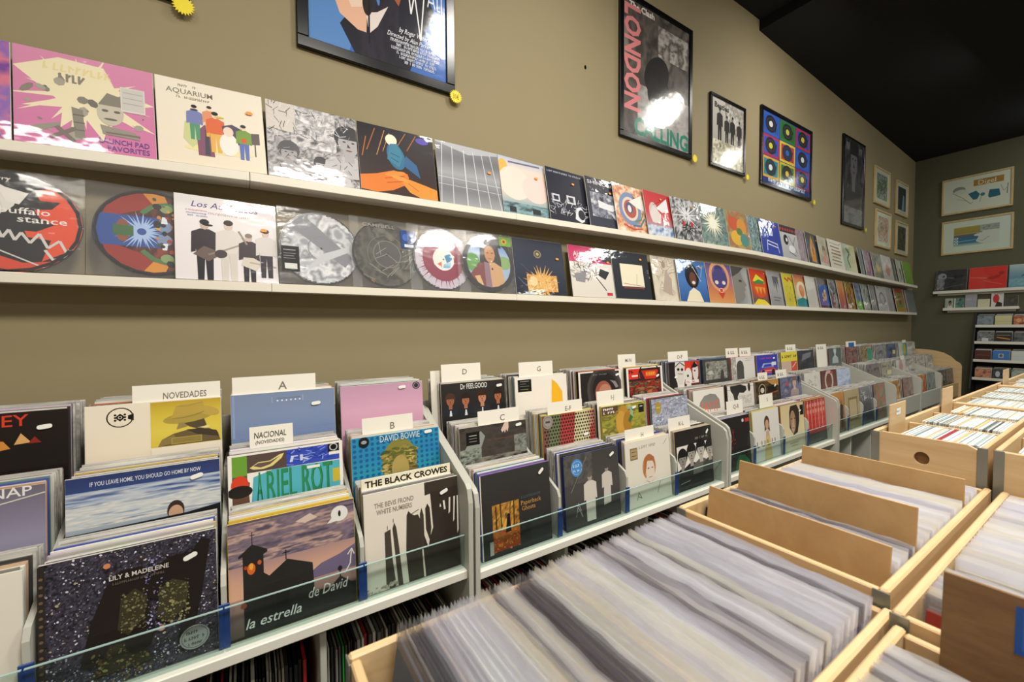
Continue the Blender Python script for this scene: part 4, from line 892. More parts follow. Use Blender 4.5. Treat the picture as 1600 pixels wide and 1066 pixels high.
 (0, 2.194, 2.522, 'black record sleeve with a red plant and green shape, front tier', 'g #2a2625 #262222 #231f1f;e .78 .9 .035 .035 #d9d2cc;r .86 .86 1 .93 #c9343a;l #8a2a2a .014 .3 .2 .34 .5 .46 .6 .42 .78;l #8a2a2a .012 .34 .5 .28 .64;l #7a2424 .01 .3 .36 .42 .44;sc 30 4 .24 .1 .5 .8 .008 .02 #a83230 #6a2020;p #2f6a44 .46 .0 .5 .16 .62 .26 .8 .24 .95 .1 1 .0', '#b9b2c0', None),
 (0, 2.543, 2.886, 'white record sleeve with a girl in yellow and thin dark capitals, front tier', 'g #e3dfd8 #dedad4 #d6d2cc;e .52 .74 .1 .14 #5a4034;p #5a4034 .42 .56 .44 .76 .6 .76 .63 .54 .56 .6 .48 .6;e .525 .7 .065 .1 #c9a088;p #caa58c .44 .4 .48 .58 .58 .58 .62 .4;p #cfb97a .36 .0 .42 .3 .46 .46 .6 .46 .64 .3 .68 .0;t "L U L U" .46 .34 .12 #8a3a34 .7', '#d9cf8a', None),
 (0, 2.894, 3.226, 'cream record sleeve with a narrow dark-haired face, front tier', 'g #d9c496 #ddcba2 #e0d4bc;r .0 .0 1 .22 #d9ccb0;p #3a302a .34 .5 .36 .84 .42 .96 .7 .97 .8 .84 .78 .6 .68 .36 .5 .32;e .5 .62 .12 .24 #a8876c;p #c2a283 .42 .44 .5 .34 .56 .5 .52 .74;e .44 .68 .035 .012 #1f1a17;e .58 .68 .035 .012 #1f1a17;l #6a4a3a .014 .45 .48 .54 .48;r .84 .72 .99 .94 #1c1b1c;l #b9a884 .03 .3 .16 .7 .16;l #b9a884 .03 .36 .1 .64 .1', '#c98a3a', (.8, .82, -10)),
 (0, 3.235, 3.572, 'red record sleeve with rows of pale upright figures, front tier', 'g #a83a34 #cf4438 #c03a34 #4a3f3c;dots .05 .66 .98 .94 7 2 .05 #d98a7a;dots .05 .42 .98 .66 7 2 .04 #b82e2c;l #f0e0d4 .012 .12 .3 .12 .98;l #f0d4c8 .012 .28 .3 .28 .98;l #f0d4c8 .012 .46 .3 .46 .98;l #f0d4c8 .012 .64 .3 .64 .98;l #f0d4c8 .012 .82 .3 .82 .98;r 0 0 1 .22 #4f4a46', '#c9953a', None),
 # fourth browser
 (2, 3.719, 4.002, 'yellow-topped record sleeve with black slanting lettering, back tier', 'g #e0d24a #dccb50;mk .07 .74 .93 .16 #2a2624 6;r .0 .0 .6 .46 #c9b0a0;r .6 .0 .98 .46 #c9584a;l #efe6da .03 .66 .1 .92 .4', '#6a6a64', None),
 (2, 4.002, 4.273, 'dark record sleeve with a tilted grey panel, back tier', 'n 4 15 #35363c #4a4b52;p #77787f .2 .4 .8 .6 .9 .9 .3 .8', '#55504c', None),
 (2, 4.39, 4.694, 'grey-green record sleeve with a silver robot-like figure, back tier', 'g #5a6460 #66706c;b .5 .05 .9 #b4bcc0 #c9d0d4 #8f989c', '#7a2c2a', None),
 (2, 4.694, 5.05, 'mixed red and grey record sleeve beside the silver figure, back tier', 'n 6 17 #6a4a48 #9a7a74 #4a3c3c #b05a50', '#7a2c2a', None),
 (2, 5.09, 5.43, 'brown gold record sleeve with pale upright shapes, back tier', 'n 6 19 #7a684a #a8946a #5f5038 #c2ae84;r .62 .0 1 .8 #3f9a80', '#a8a498', None),
 (2, 5.568, 5.89, 'grey record sleeve before the dark blue one, far back tier', 'n 5 21 #7f7f80 #a0a0a0 #5c5c60', '#999', None),
 (2, 6.1, 6.42, 'dark blue record sleeve with a pale yellow tag, far back tier', 'n 4 23 #3f4a68 #5a6a8a #2c344c;r .6 .2 .9 .5 #d9cf8a', '#888', None),
 (2, 6.55, 6.87, 'white and green record sleeve on the far back tier', 'gh #d0d4cc #c9d0c4 #6aa08a #3f8fa0;e .7 .5 .14 .2 #c9b43a', '#999', None),
 (1, 3.724, 4.014, 'pale grey record sleeve with a small brown sketch, middle tier', 'n 3 25 #cfcac2 #dedad2;ln 20 4 .3 .2 .7 .8 .1 .02 #8a7a6a', '#b9b4a8', None),
 (1, 4.014, 4.294, 'brown record sleeve with a pale arch, middle tier', 'g #6a4440 #7a5048;rg .5 .4 .2 .3 #c9b0a4;r .6 .8 .8 .9 #c9484a', '#5a3a36', None),
 (1, 4.307, 4.614, 'pale blue cloudy record sleeve, middle tier', 'n 4 27 #a9b8d4 #c9d4e6 #8a9cc0', '#a08a80', None),
 (1, 4.82, 5.13, 'brown grey record sleeve with slanting lines, middle tier', 'n 4 29 #6a605e #8f8684 #554c4a', '#8a8480', None),
 (1, 5.2, 5.5, 'grey and cream record sleeve on the far middle tier', 'n 6 31 #8f8c80 #b9b6a4 #6a6860;r .5 .1 .9 .4 #d9cf9a', '#aaa69a', None),
 (1, 5.75, 6.07, 'white record sleeve with a pink sketch on the far middle tier', 'g #d6d4ce #cfccc6;e .5 .5 .2 .25 #c99a94', '#aaa69a', None),
 (0, 3.60, 3.918, 'orange brown record sleeve with three dark figures, front tier', 'g #c9925a #a8744a #6a5440;m .25 .1 .7 #4a3a34 #8a6a54 #3a2e2a;m .52 .1 .7 #55423a #8a6a54 #3a2e2a;m .78 .1 .7 #4a3a34 #8a6a54 #3a2e2a', '#b9a88a', None),
 (0, 3.93, 4.24, 'beige record sleeve with a brown framed panel, front tier', 'g #b9a884 #a8966f;r .2 .2 .84 .8 #8f7a58;r .26 .26 .78 .74 #c2b08c', '#cfc4a4', None),
 (0, 4.26, 4.55, 'charcoal record sleeve with white scratchy top, front tier', 'g #8f8f92 #5a5a5e #4f4f52;ln 26 4 .1 .6 .9 .98 .1 .02 #d9d9dc #bbb', '#8a8a88', None),
 (0, 4.56, 4.70, 'narrow record sleeve in orange and grey at a divider, front tier', 'n 5 33 #b0744a #7a6a58 #8f8a7a #c04f34', '#2f4468', None),
]
# short-cased records in the two shallow browsers at the corner
FAR = [
 (4.851, 5.122, 'orange and yellow figured record sleeve', 'n 6 35 #c98a4a #e0b46a #8a4a34 #d9d0b0', '#d9c46a'),
 (5.17, 5.5, 'dull brown record sleeve', 'n 5 37 #8a7068 #a88f84 #6a5450', '#7a3a34'),
 (5.65, 5.93, 'orange and red flame-patterned record sleeve', 'n 6 39 #d97a3a #b0503a #e0b060', '#c9b46a'),
 (5.98, 6.25, 'grey record sleeve with fine streaks', 'n 6 41 #6a706f #8f9694 #55595a', '#b9b8b0'),
 (6.45, 6.7, 'black and grey record sleeve', 'n 6 43 #2c2c2c #6a6864 #1c1c1c #8f8c86', '#55534f'),
 (6.75, 7.0, 'dark mottled record sleeve', 'n 6 45 #3a3634 #77726c #242220', '#6a665f'),
]
CARDS = [  # tier, start, end, top, text, height fraction, what it stands behind
 (2, -0.286, -0.066, 1.281, 'NOVEDADES', .32, 'the yellow hatted figure', 1),
 (2, -0.039, 0.212, 1.288, 'A', .44, 'the slate blue sleeve', 1),
 (1, 0.005, 0.125, 1.142, 'NACIONAL|(NOVEDADES)', .26, 'the green capitals collage', 5),
 (1, 0.337, 0.519, 1.132, 'B', .4, 'the turquoise dotted sleeve', 2),
 (2, 0.66, 0.72, 1.262, '', 0, 'the four men in suits, blank and narrow', 5),
 (2, 0.708, 0.90, 1.289, 'D', .4, 'the four men in suits', 2),
 (2, 1.098, 1.303, 1.279, 'G', .4, 'the yellow tapered shape', 1),
 (1, 0.784, 0.983, 1.108, 'C', .42, 'the pale hand and smoke', 1),
 (1, 1.138, 1.346, 1.106, 'E-F', .34, 'the dotted red and cream sleeve', 1),
 (1, 1.459, 1.649, 1.126, 'I-J', .34, 'the heap of fruit', 2),
 (0, 1.482, 1.687, 0.963, 'H', .32, 'the red-haired portrait', 2),
 (0, 1.795, 1.982, 0.977, 'K-L', .34, 'the four dark-haired heads', 2),
 (2, 1.751, 1.948, 1.286, 'M-N', .34, 'the big top scene', 3),
 (2, 2.239, 2.443, 1.286, 'O-P', .4, 'the comic faces', 2),
 (0, 2.345, 2.518, 1.006, 'Q-R', .4, 'the girl in yellow', 3),
 (0, 2.713, 2.882, 1.010, 'S', .38, 'the narrow dark-haired face', 3),
 (2, 2.899, 3.059, 1.285, '~', .38, 'the dark grey arch', 3),
 (2, 3.065, 3.30, 1.283, '~', .3, 'the red car', 2),
 (1, 2.99, 3.12, 1.118, '~', .34, 'the gold ring sleeve', 2),
 (1, 3.14, 3.40, 1.122, '~', .3, 'the pale long-haired figure', 2),
 (2, 3.728, 3.929, 1.288, '~', .32, 'the black slanting lettering', 2),
 (2, 4.29, 4.50, 1.275, '~', .3, 'the silver figure', 2),
 (2, 4.95, 5.20, 1.285, '', 0, 'the brown gold sleeve, with a blue panel', 2),
 (2, 6.6, 6.8, 1.262, '', 0, 'the white and green far sleeve, blank', 2),
 (1, 5.88, 6.02, 1.115, '', 0, 'the pink sketch sleeve, blank', 2),
]
ALLART += [b[4] for b in BINS]+[f[3] for f in FAR]

# ------------------------------------------------------------------ framed posters (wall_left: centre y, z; width, height)
POSTERS = [
 # y0, y1, z0, z1, label, frame material, border, art, badge(y,z,r,text)
 (-0.80, -0.137, 2.612, 3.6, 'black framed poster whose yellow-badged lower corner shows above the pink sleeve', 'black', .03, 'g #6a4a3a #4a3a30;N 0 0 1 1 4 3 1 #5a3a2c #8a6a4a #3a2c24', (-.155, 2.60, .034, '')),
 (0.206, 0.905, 2.598, 3.75, 'black framed blue poster with white handwritten capitals and credits', 'black', .045, 'g #2f5fb0 #3f78c8 #3a6ab8;N 0 .6 1 1 3 5 1 #28509c #5a8fd8 #1f2a50;p #5a8ac8 0 0 .0 .5 .3 .1 .26 .0;p #1a1a28 .2 1 .42 .45 .36 .25 .2 .1 .3 .0 .7 .0 .9 .3 .7 .5 .82 1;N .32 .0 .62 .5 3 6 1 #1c1a26 #2a2634 #15141c;p #e9b79a .08 .62 .1 .3 .2 .14 .32 .1 .38 .1 .4 .34 .36 .62;p #f0d2bc .16 .6 .18 .3 .28 .18 .36 .2 .38 .5;p #e9dcd6 .38 .18 .4 .1 .46 .14 .54 .24 .46 .2;e .39 .22 .035 .05 #2a1d18;l #15131a .012 .4 .56 .4 .06;sc 16 3 .38 .24 .48 .5 .01 .03 #3f6ab8 #e9e4ea #5a86cc;p #a85a3a .56 .3 .62 .5 .7 .42 .62 .26;t "THE" .61 .345 .05 #f0f0f4 .09;l #f4f4f6 .010 .68 .42 .715 .25 .745 .34 .79 .15 .82 .34;l #f4f4f6 .008 .85 .31 .88 .40 .91 .31;l #f4f4f6 .008 .86 .335 .905 .335;l #f4f4f6 .008 .93 .40 .93 .31 .955 .31;l #f4f4f6 .008 .965 .38 .965 .29 .995 .30;t "by Roger Waters" .74 .165 .022 #e9e9f0 .24 .4;t "Directed by Alan Parker" .7 .135 .02 #e9e9f0 .34 .4;mk .55 .112 .92 .014 #dfe2ee 2;mk .6 .096 .95 .013 #dfe2ee 3;mk .56 .08 .94 .013 #dfe2ee 4;mk .6 .064 .9 .013 #dfe2ee 5;mk .62 .048 .92 .013 #dfe2ee 6;mk .66 .032 .9 .013 #dfe2ee 7', (.905, 2.588, .034, '30€')),
 (2.07, 2.835, 2.688, 3.625, 'black framed grey poster with upright pink letters and green letters below', 'black', .035, 'n 4 7 #4a443f #6a625c #3a3532 #8a827c;N .2 .0 1 .4 3 8 1 #8f8a88 #b9b4b2 #6a6460;e .48 .52 .2 .14 #1e1b1c 30;e .44 .38 .1 .12 #242122;e .6 .4 .09 .14 #201d1e 20;N .5 .68 .98 .92 3 12 1 #6a625c #c9c4be #4a443f #a8a29c;t "!The Clash" .26 .965 .045 #efeae6 .36;tv "!LONDON" .13 .57 .21 #e58a8e .78;t "!CALLING" .57 .078 .125 #17806a .84', (2.862, 2.70, .03, '')),
 (3.07, 3.575, 2.70, 3.262, 'small black framed black and white poster with four upright dark shapes', 'black', .025, 'g #d4d0c8 #bdb9b0 #9a968c;N .4 .4 1 1 5 9 1 #c9c5bd #8f8b83 #e0dcd4;t "!Beatles" .3 .9 .08 #1d1c1c .44;m .24 .36 .52 #262424 #8a847c #1f1d1d #1a1818;m .46 .34 .46 #2c2a2a #8a847c #232121 #1a1818;m .64 .34 .48 #262424 #8a847c #1f1d1d #1a1818;m .86 .34 .46 #2c2a2a #8a847c #232121 #1a1818;N .0 .0 1 .38 7 4 1 #d9d5bd #8f8b74 #efebd2 #5f5c50', (3.60, 2.70, .024, '')),
 (3.83, 4.81, 2.69, 3.375, 'black framed poster of nine bright squares each with a black disc', 'black', .03, 'NINE', (4.86, 2.685, .026, '')),
 (5.57, 6.19, 2.567, 3.55, 'tall black framed dark poster with faint grey lettering along its top', 'black', .03, 'n 4 13 #2c2c2e #48484a #1f1f21 #5c5c5e;mk .12 .92 .5 .09 #8a8a8c 3;mk .56 .92 .92 .09 #8a8a8c 4;b .5 .1 1.0 #3a3a3c #6a6a6c #242426;N .0 .0 1 .2 5 5 1 #4a4a4c #7a7a78 #5c5c5c', (6.24, 2.575, .024, '')),
 (6.515, 7.05, 2.945, 3.40, 'pale wood framed picture of blue-green figures, upper one nearer the shop front', 'birch_pale', .025, 'g #d9dcc8 #cfd3bf;N .14 .12 .86 .88 7 15 1 #3a5a5c #8aa06a #24384a #b9c4a8 #4a7a9a', None),
 (7.29, 7.77, 2.92, 3.37, 'pale wood framed dark picture with a pale blue streak, upper one nearer the corner', 'birch_pale', .025, 'g #d4d8c6 #c9cdba;N .14 .12 .86 .88 5 16 1 #1f2a30 #2f3c42 #1a2024;p #7fa4c0 .5 .14 .74 .14 .7 .6 .6 .66', None),
 (6.58, 7.12, 2.42, 2.885, 'pale wood framed picture of orange and grey sketches, lower one nearer the shop front', 'birch_pale', .025, 'g #d9dcc6 #d2d6c0;N .14 .12 .86 .88 6 17 1 #c9c8ae #a8ac94 #c96a4a #d9d8c0 #6a6c5c', None),
 (7.315, 7.80, 2.395, 2.84, 'pale wood framed dim brown picture, lower one nearer the corner', 'birch_pale', .025, 'g #d0d4c0 #c4c8b4;N .14 .1 .86 .9 5 18 1 #3a3a30 #5a5a4a #2a2a24 #4a463a', None),
]
cells = []
NC = [('#2f5fc0', '#1c1f28', '#dcdfe6', '#2a55b4'), ('#2f7a3a', '#1c2420', '#c9c84a', '#2a6a34'), ('#b83048', '#201c28', '#d9cf3a', '#2c50b8'),
      ('#b0305a', '#20202a', '#dcd23a', '#2c54c0'), ('#d9c63a', '#24304a', '#2f6ac0', '#b83a44'), ('#2c54c0', '#1d2030', '#e0e4ea', '#3060cc'),
      ('#d9a83a', '#1f3a48', '#e0e4e0', '#2a8a9a'), ('#c9b83a', '#2a2420', '#d9c83a', '#3a7a3a'), ('#8a2a4a', '#1c1c24', '#d9cf3a', '#2c50b8')]
for i, (bg, dk, lb, inn) in enumerate(NC):
    cx, cy = i % 3, 2-i//3
    x0, y0 = cx/3, .08+cy*.92/3
    x1, y1 = x0+1/3, y0+.92/3
    cells.append('r %.3f %.3f %.3f %.3f %s;r %.3f %.3f %.3f %.3f %s;e %.3f %.3f .105 .12 %s;rg %.3f %.3f .07 .084 #3a3a44;e %.3f %.3f .036 .042 %s;l %s .012 %.3f %.3f %.3f %.3f' % (
        x0, y0, x1-.01, y1-.012, bg, x0+.03, y0+.035, x1-.035, y1-.045, inn, (x0+x1)/2-.01, (y0+y1)/2, dk, (x0+x1)/2-.01, (y0+y1)/2, (x0+x1)/2-.01, (y0+y1)/2, lb,
        dk, x0+.27, y0+.2, x0+.24, y0+.06))
NINE = 'g #2a3a8a #24347c;'+';'.join(cells)+';mk .12 .055 .4 .05 #cfe0e6 3;mk .42 .06 .9 .06 #cfe0e6 5'
BACK_FRAMES = [
 (0.28, 0.915, 2.93, 3.41, 'upper light wood framed drawing with an ochre band and blue shapes on the far wall', 'g #d6dccb #d2d8c6;r .46 .70 .9 .88 #a9813c;t "Digel" .66 .79 .13 #e6ddc0 .26;e .24 .66 .1 .1 #8f938a;e .26 .6 .1 .07 #d0d4c4;l #6f736a .01 .14 .6 .3 .4 .42 .2 .46 .24;l #8a8e84 .008 .2 .4 .36 .3;p #2f6a80 .38 .5 .5 .56 .56 .44 .52 .3 .46 .3;p #2f6a80 .7 .52 .84 .5 .86 .3 .7 .28 .68 .34;e .6 .42 .035 .05 #3a7a8c;l #7f8a84 .008 .58 .36 .56 .2;l #8a9088 .008 .86 .6 .9 .42 .95 .5;l #6a6f68 .012 .96 .62 .95 .32'),
 (0.288, 0.928, 2.39, 2.845, 'lower light wood framed drawing of a profile over a blue strip on the far wall', 'g #cfdccc #cad8c8;r .16 .2 .84 .8 #8fb0a4;G .16 .58 .56 .8 #a89a40 #9a8c3c;r .16 .5 .54 .56 #7a5a4c;G .16 .26 .54 .5 #2f6a8c #3a7a9c;l #9cc0c4 .014 .2 .34 .52 .36;rg .2 .45 .018 .032 #dfe6da;rg .2 .37 .018 .032 #dfe6da;rg .2 .29 .018 .032 #dfe6da;p #c9d0c4 .5 .3 .54 .44 .5 .52 .56 .6 .62 .72 .8 .78 .84 .6 .84 .2 .62 .2;l #5f655f .01 .5 .46 .56 .6 .66 .7 .82 .72;l #5f655f .008 .54 .34 .6 .3 .7 .42;N .6 .62 .84 .8 6 3 1 #6f756f #aab0a8 #8a908a;e .58 .58 .02 .012 #2a2d2c;e .51 .5 .04 .03 #d4dacd'),
]
BACK_LP = [
 (0.245, 'dark record sleeve with a pale bird head on the far wall shelf', 'n 5 3 #1f2024 #34363c #17181b;e .22 .7 .14 .16 #8a9098;e .26 .7 .05 .05 #24262a;N .05 .1 .3 .6 6 4 1 #3a3c40 #8a8e92 #2a2c30;l #7a6a4a .014 .1 .12 .9 .3;l #9a9ca0 .01 .3 .66 .6 .6', .305),
 (0.563, 'bright red record sleeve with a faint hand on the far wall shelf', 'g #d63a30 #cc342c;p #b02a26 .4 .5 .7 .6 .9 .66 .8 .5 .6 .42;e .86 .7 .08 .06 #a82824;l #e89a90 .012 .02 .58 .5 .5;l #e88a80 .01 .4 .4 .9 .2', .33),
 (0.905, 'pale blue record sleeve with a small dark bird on the far wall shelf', 'g #b9c8c8 #7fa4b0 #5f8ea4 #6a98a8;l #2a3840 .03 .3 .5 .4 .58 .5 .54 .62 .62;N .0 .1 1 .4 5 6 3 #5f8ea4 #8ab0ba #6f9cae', .34),
]
BACK_CD = [  # on the short shelf: x, width, height, label, art
 (0.345, .083, .142, 'pale disc case with a dark-haired head on the short far shelf', 'g #a8b4a8 #8f9c90;b .62 .0 .8 #c9cfc4 #8a6a54 #241f1c'),
 (0.432, .097, .140, 'green and white disc case on the short far shelf', 'n 4 5 #2f4a44 #6a9a8a #1c2a28;r 0 0 .14 1 #cfd6ce'),
 (0.533, .110, .19, 'plain lilac grey box on the short far shelf', 'g #a6a6ae #9a9aa2;mk .1 .62 .9 .16 #b9b9c2 3'),
 (0.647, .110, .115, 'cream paper disc wallet on the short far shelf', 'g #d9d6b4 #cfcca8;l #b9b694 .03 .05 .9 .5 .5 .95 .9'),
 (0.762, .110, .19, 'white disc case with a red circle on the short far shelf', 'g #d9dad6 #d0d1cc;e .4 .6 .26 .3 #c9383a;p #2a2628 .3 0 .5 .4 .9 .3 .9 0;mk .2 .92 .9 .06 #4a4a4a 3'),
 (0.876, .115, .145, 'dark olive disc box at the end of the short far shelf', 'n 4 7 #4a4c40 #3c3e34 #5c5e50'),
]
RACK_Z = [1.425, 1.215, 0.985, 0.755]
RACK = [
 [('plain slate case', 'n 4 9 #6f7c86 #8a98a0 #55626c'), ('cream case with a fine line across it', 'g #d2cc9a #c9c390;l #b0aa78 .02 0 .4 1 .4'), ('red and orange case with two faces', 'n 4 11 #a04a3c #c98a5a #7a2f2a;e .3 .5 .16 .2 #d9a06a;e .7 .5 .16 .2 #d9a06a'), ('green grey case', 'n 4 13 #6a7a6a #8a9a8a')],
 [('black and white case with pale blocks', 'n 5 15 #3c3e42 #8f9296 #24262a;r .3 .1 .7 .4 #d0d2d4'), ('dark case with an orange streak', 'g #3a3634 #2a2726;l #c98a3a .1 .1 .5 .9 .3;l #b9b4a8 .03 .1 .7 .9 .7'), ('dim grey green case', 'n 4 17 #4a504c #6a706a #383c3a'), ('pale blue case', 'g #8aa0b0 #7a90a0')],
 [('dark red brown case', 'g #5c2f2a #4a2622;l #8a5a4a .03 .1 .5 .9 .5'), ('bright blue case with a pale square', 'g #3f7ac0 #3a70b4;r .34 .3 .66 .7 #a9b4b0;e .5 .5 .1 .14 #5a5c5c'), ('white case', 'g #d0d6d0 #c6ccc6;l #aab0aa .02 0 .5 1 .5'), ('grey case', 'g #8a908c #7c827e')],
 [('orange brown case with two figures', 'n 4 19 #a8674a #d0987a #7a4030'), ('black and white case with a pale face', 'n 5 21 #1f2226 #4a4e54 #15171a;e .3 .5 .14 .3 #b9bcc0;e .7 .5 .12 .3 #a0a4a8'), ('grey white case', 'n 4 23 #8a928c #b0b8b0 #6a706c'), ('black case', 'g #242628 #1c1e20')],
]
ALLART += ['t "!THE BLACK CROWES" 0 0 1 #000']+[q[7] for q in POSTERS]+[NINE]+[b[5] for b in BACK_FRAMES]+[b[2] for b in BACK_LP]+[b[4] for b in BACK_CD]+[s[1] for r in RACK for s in r]
CARD_ART = {}
for c in CARDS:
    tx = c[4]
    if tx == '~':
        CARD_ART[tx] = 'mk .2 .62 .8 .26 #6a6660 4'
    elif '|' in tx:
        a_, b_ = tx.split('|')
        CARD_ART[tx] = 't "%s" .47 .68 .22 #3a3632 .74 .1;t "%s" .46 .42 .12 #3a3632 .66 .1' % (a_, b_)
    elif tx:
        CARD_ART[tx] = 't "%s" .58 .58 %s #7a756c %s .05' % (tx, c[5]*.72, 0.5 if len(tx) > 5 else 0)
ALLART += list(CARD_ART.values())
BADGE_ART = ['t "30€" .5 .5 .34 #b0881c .5']
collect_text([text_ops(s) for s in ALLART+BADGE_ART])

# ------------------------------------------------------------------ place the ledge records
def ledge_row(tab, rows, nm):
    starts = [r[0] for r in rows]+[rows[-1][0]+0.40]
    for i, r in enumerate(rows):
        y0, gap = starts[i], starts[i+1]-starts[i]
        w = min(0.345, gap-0.004) if gap >= 0.314 else 0.312
        chained = gap < 0.314
        back, turn = (0.009, math.radians(3.6 if gap > .18 else 6.0)) if chained else (0.0, 0.0)
        yc = y0+w/2
        z = ledge_z(tab, yc)+(0.0044 if len(r) == 5 and r[1] == 'disc' else 0.0022)
        base_x, lean = 0.1045-back, math.radians(10.0)
        h = 0.312
        grid = 64 if y0 < 0.6 else (40 if y0 < 2 else (24 if y0 < 4 else 14))
        grp = 'records shown on the %s wall ledge' % nm
        lab = r[1] if len(r) == 4 else r[2]
        roll = -math.atan2(ledge_z(tab, yc+.1)-ledge_z(tab, yc-.1), .2)
        if len(r) == 5 and r[1] == 'disc':
            sp, ex = DISC_ART[i]
            cx, cz, R = r[4]
            disc_record('display_record', lab, 'record', grp, sp, w, h, (base_x, yc, z), lean, PI/2+turn, cx, cz, R, 'clear', ex, 64 if y0 < .7 else 40, roll)
        else:
            art, st = (r[2], r[3]) if len(r) == 4 else (r[3], r[4])
            record('display_record', lab, 'record', grp, art, w, h, (base_x, yc, z), lean, PI/2+turn, 0.004, grid, 'film', '#d9d6cf', st, 'o', 0.0, roll)
ledge_row(UP_L, UPPER, 'upper')
ledge_row(LO_L, LOWER, 'lower')

# ------------------------------------------------------------------ framed pictures
def framed(y0, y1, z0, z1, label, fmat, bw, art, badge, wall='left', grid=60, cat='poster', depth=0.022, mat_w=0.0):
    w, h = y1-y0, z1-z0
    if wall == 'left':
        root = empty('framed_poster' if cat == 'poster' else 'framed_picture', (0.0, (y0+y1)/2, z0), (0, 0, PI/2))
    else:
        root = empty('framed_picture', ((y0+y1)/2, BACK_Y, z0), (0, 0, 0))
    tag(root, label, cat, 'framed pictures on the walls')
    d = depth
    for nm, b in (('frame_rail', (-w/2, w/2, -d, -0.001, 0, bw)), ('frame_rail', (-w/2, w/2, -d, -0.001, h-bw, h)),
                  ('frame_stile', (-w/2, -w/2+bw, -d, -0.001, bw, h-bw)), ('frame_stile', (w/2-bw, w/2, -d, -0.001, bw, h-bw))):
        part(nm, MB().bbox(*b, 0.003), fmat, root)
    part('backing_board', MB().box(-w/2+bw, w/2-bw, -d*0.55, -0.002, bw, h-bw), 'card', root)
    link('poster_print' if cat == 'poster' else 'picture_print', art_mesh(NINE if art == 'NINE' else art, w-2*bw, h-2*bw, grid, None, 3e-5, 'poster'), None, root, (0, -d*0.55-0.0006, bw))
    if badge:
        by, bz, r, tx = badge
        pts = []
        for i in range(40):
            rr = r*(1.0 if i % 2 else 0.74)
            pts.append((rr*math.cos(2*PI*i/40), rr*math.sin(2*PI*i/40)))
        bd = part('price_badge', MB().prism(pts, 0.0, -0.003, 'xz'), 'badge', root)
        bd.location = (by-(y0+y1)/2, -d-0.002, bz-z0)
        if tx:
            link('lettering', art_mesh('t "%s" .5 .5 .34 #b0881c .5' % tx, 2*r, 2*r, 8, None, 3e-5, 'print'), None, bd, (0, -0.0034, -r))
    return root
for p_ in POSTERS:
    framed(*p_, cat='poster' if p_[5] == 'black' else 'picture', grid=80 if p_[0] < 3 else 40)
for b_ in BACK_FRAMES:
    framed(b_[0], b_[1], b_[2], b_[3], b_[4], 'birch_pale', .022, b_[5], None, 'back', 40, 'picture')

# ------------------------------------------------------------------ the far wall: record shelf, short shelf, disc rack
def wall_shelf(name, label, x0, x1, z, depth, mat='white_edge'):
    root = empty(name, ((x0+x1)/2, BACK_Y, z))
    tag(root, label, 'shelf')
    w = x1-x0
    part('shelf_board', MB().bbox(-w/2, w/2, -depth, -0.001, -0.022, 0), mat, root)
    part('front_lip', MB().bbox(-w/2, w/2, -depth-0.008, -depth-0.0005, -0.024, 0.012), mat, root)
    part('wall_cleat', MB().bbox(-w/2+.03, w/2-.03, -0.02, -0.001, -0.05, -0.0225), mat, root)
wall_shelf('wall_shelf', 'long white shelf of large records under the two framed drawings', 0.235, 1.62, 1.888, 0.09)
wall_shelf('wall_shelf', 'short white shelf of small cases under the record shelf', 0.335, 1.0, 1.655, 0.085)
for x, lab, art, w in BACK_LP:
    record('display_record', lab, 'record', 'records on the far wall shelf', art, w-.004, .30, (x+w/2, BACK_Y-.075, 1.8895), math.radians(9), 0, .004, 24, 'film', '#cfcfcc')
for x, w, h, lab, art in BACK_CD:
    record('compact_disc', lab, 'disc case', 'cases on the short far shelf', art, w-.004, h, (x+w/2, BACK_Y-.06, 1.6565), math.radians(9), 0, .010, 14, 'print', '#cfcfcc')
rk = empty('disc_rack', (1.2, BACK_Y, 0))
tag(rk, 'black disc rack with white lipped shelves against the far wall', 'rack')
part('back_board', MB().bbox(-.56, .56, -.02, -.001, 0.0, 1.60), 'black_rack', rk)
for sx in (-1, 1):
    part('side_panel', MB().prism([(-.0205, 0.0), (-.30, 0.0), (-.30, .62), (-.05, 1.60), (-.0205, 1.60)], sx*.56-.008, sx*.56+.008, 'yz'), 'black_rack', rk)
for i, z in enumerate(RACK_Z):
    d = .14+.035*i
    part('rack_shelf', MB().bbox(-.55, .55, -d, -.021, z-.018, z), 'black_rack', rk)
    part('shelf_lip', MB().bbox(-.55, .55, -d-.008, -d-.0005, z-.022, z+.012), 'white_edge', rk)
part('base_shelf', MB().bbox(-.55, .55, -.27, -.021, .44, .46), 'black_rack', rk)
ROWN = ['top', 'second', 'third', 'fourth']
for i, z in enumerate(RACK_Z):
    d = .14+.035*i
    for j, (lab, art) in enumerate(RACK[i]):
        w = .148
        x = .655+j*.152+.010*(i % 2)
        record('compact_disc', '%s on the %s shelf of the black rack' % (lab, ROWN[i]), 'disc case', 'front cases in the black disc rack', art, w-.008, .128, (x+w/2, BACK_Y-d+.02, z+.001), math.radians(8), 0, .010, 12, 'print', '#b9bcb9')
        for k in range(4):
            c_ = link('filed_disc', box_mesh(w-.012, .010, .128), None, None, (x+w/2+.004*(k % 2), BACK_Y-d+.034+.0125*k, z+.001+.006*k), (-math.radians(8), 0, 0))
            c_.color = lin(['#c9ccc8', '#3a3c3e', '#8a7a6a', '#b0b4b0'][(i+j+k) % 4])
            tag(c_, '%s case behind the %s, %s rack shelf' % (nth(k+1), lab, ROWN[i]), 'disc case', 'cases filed behind the %s' % lab)

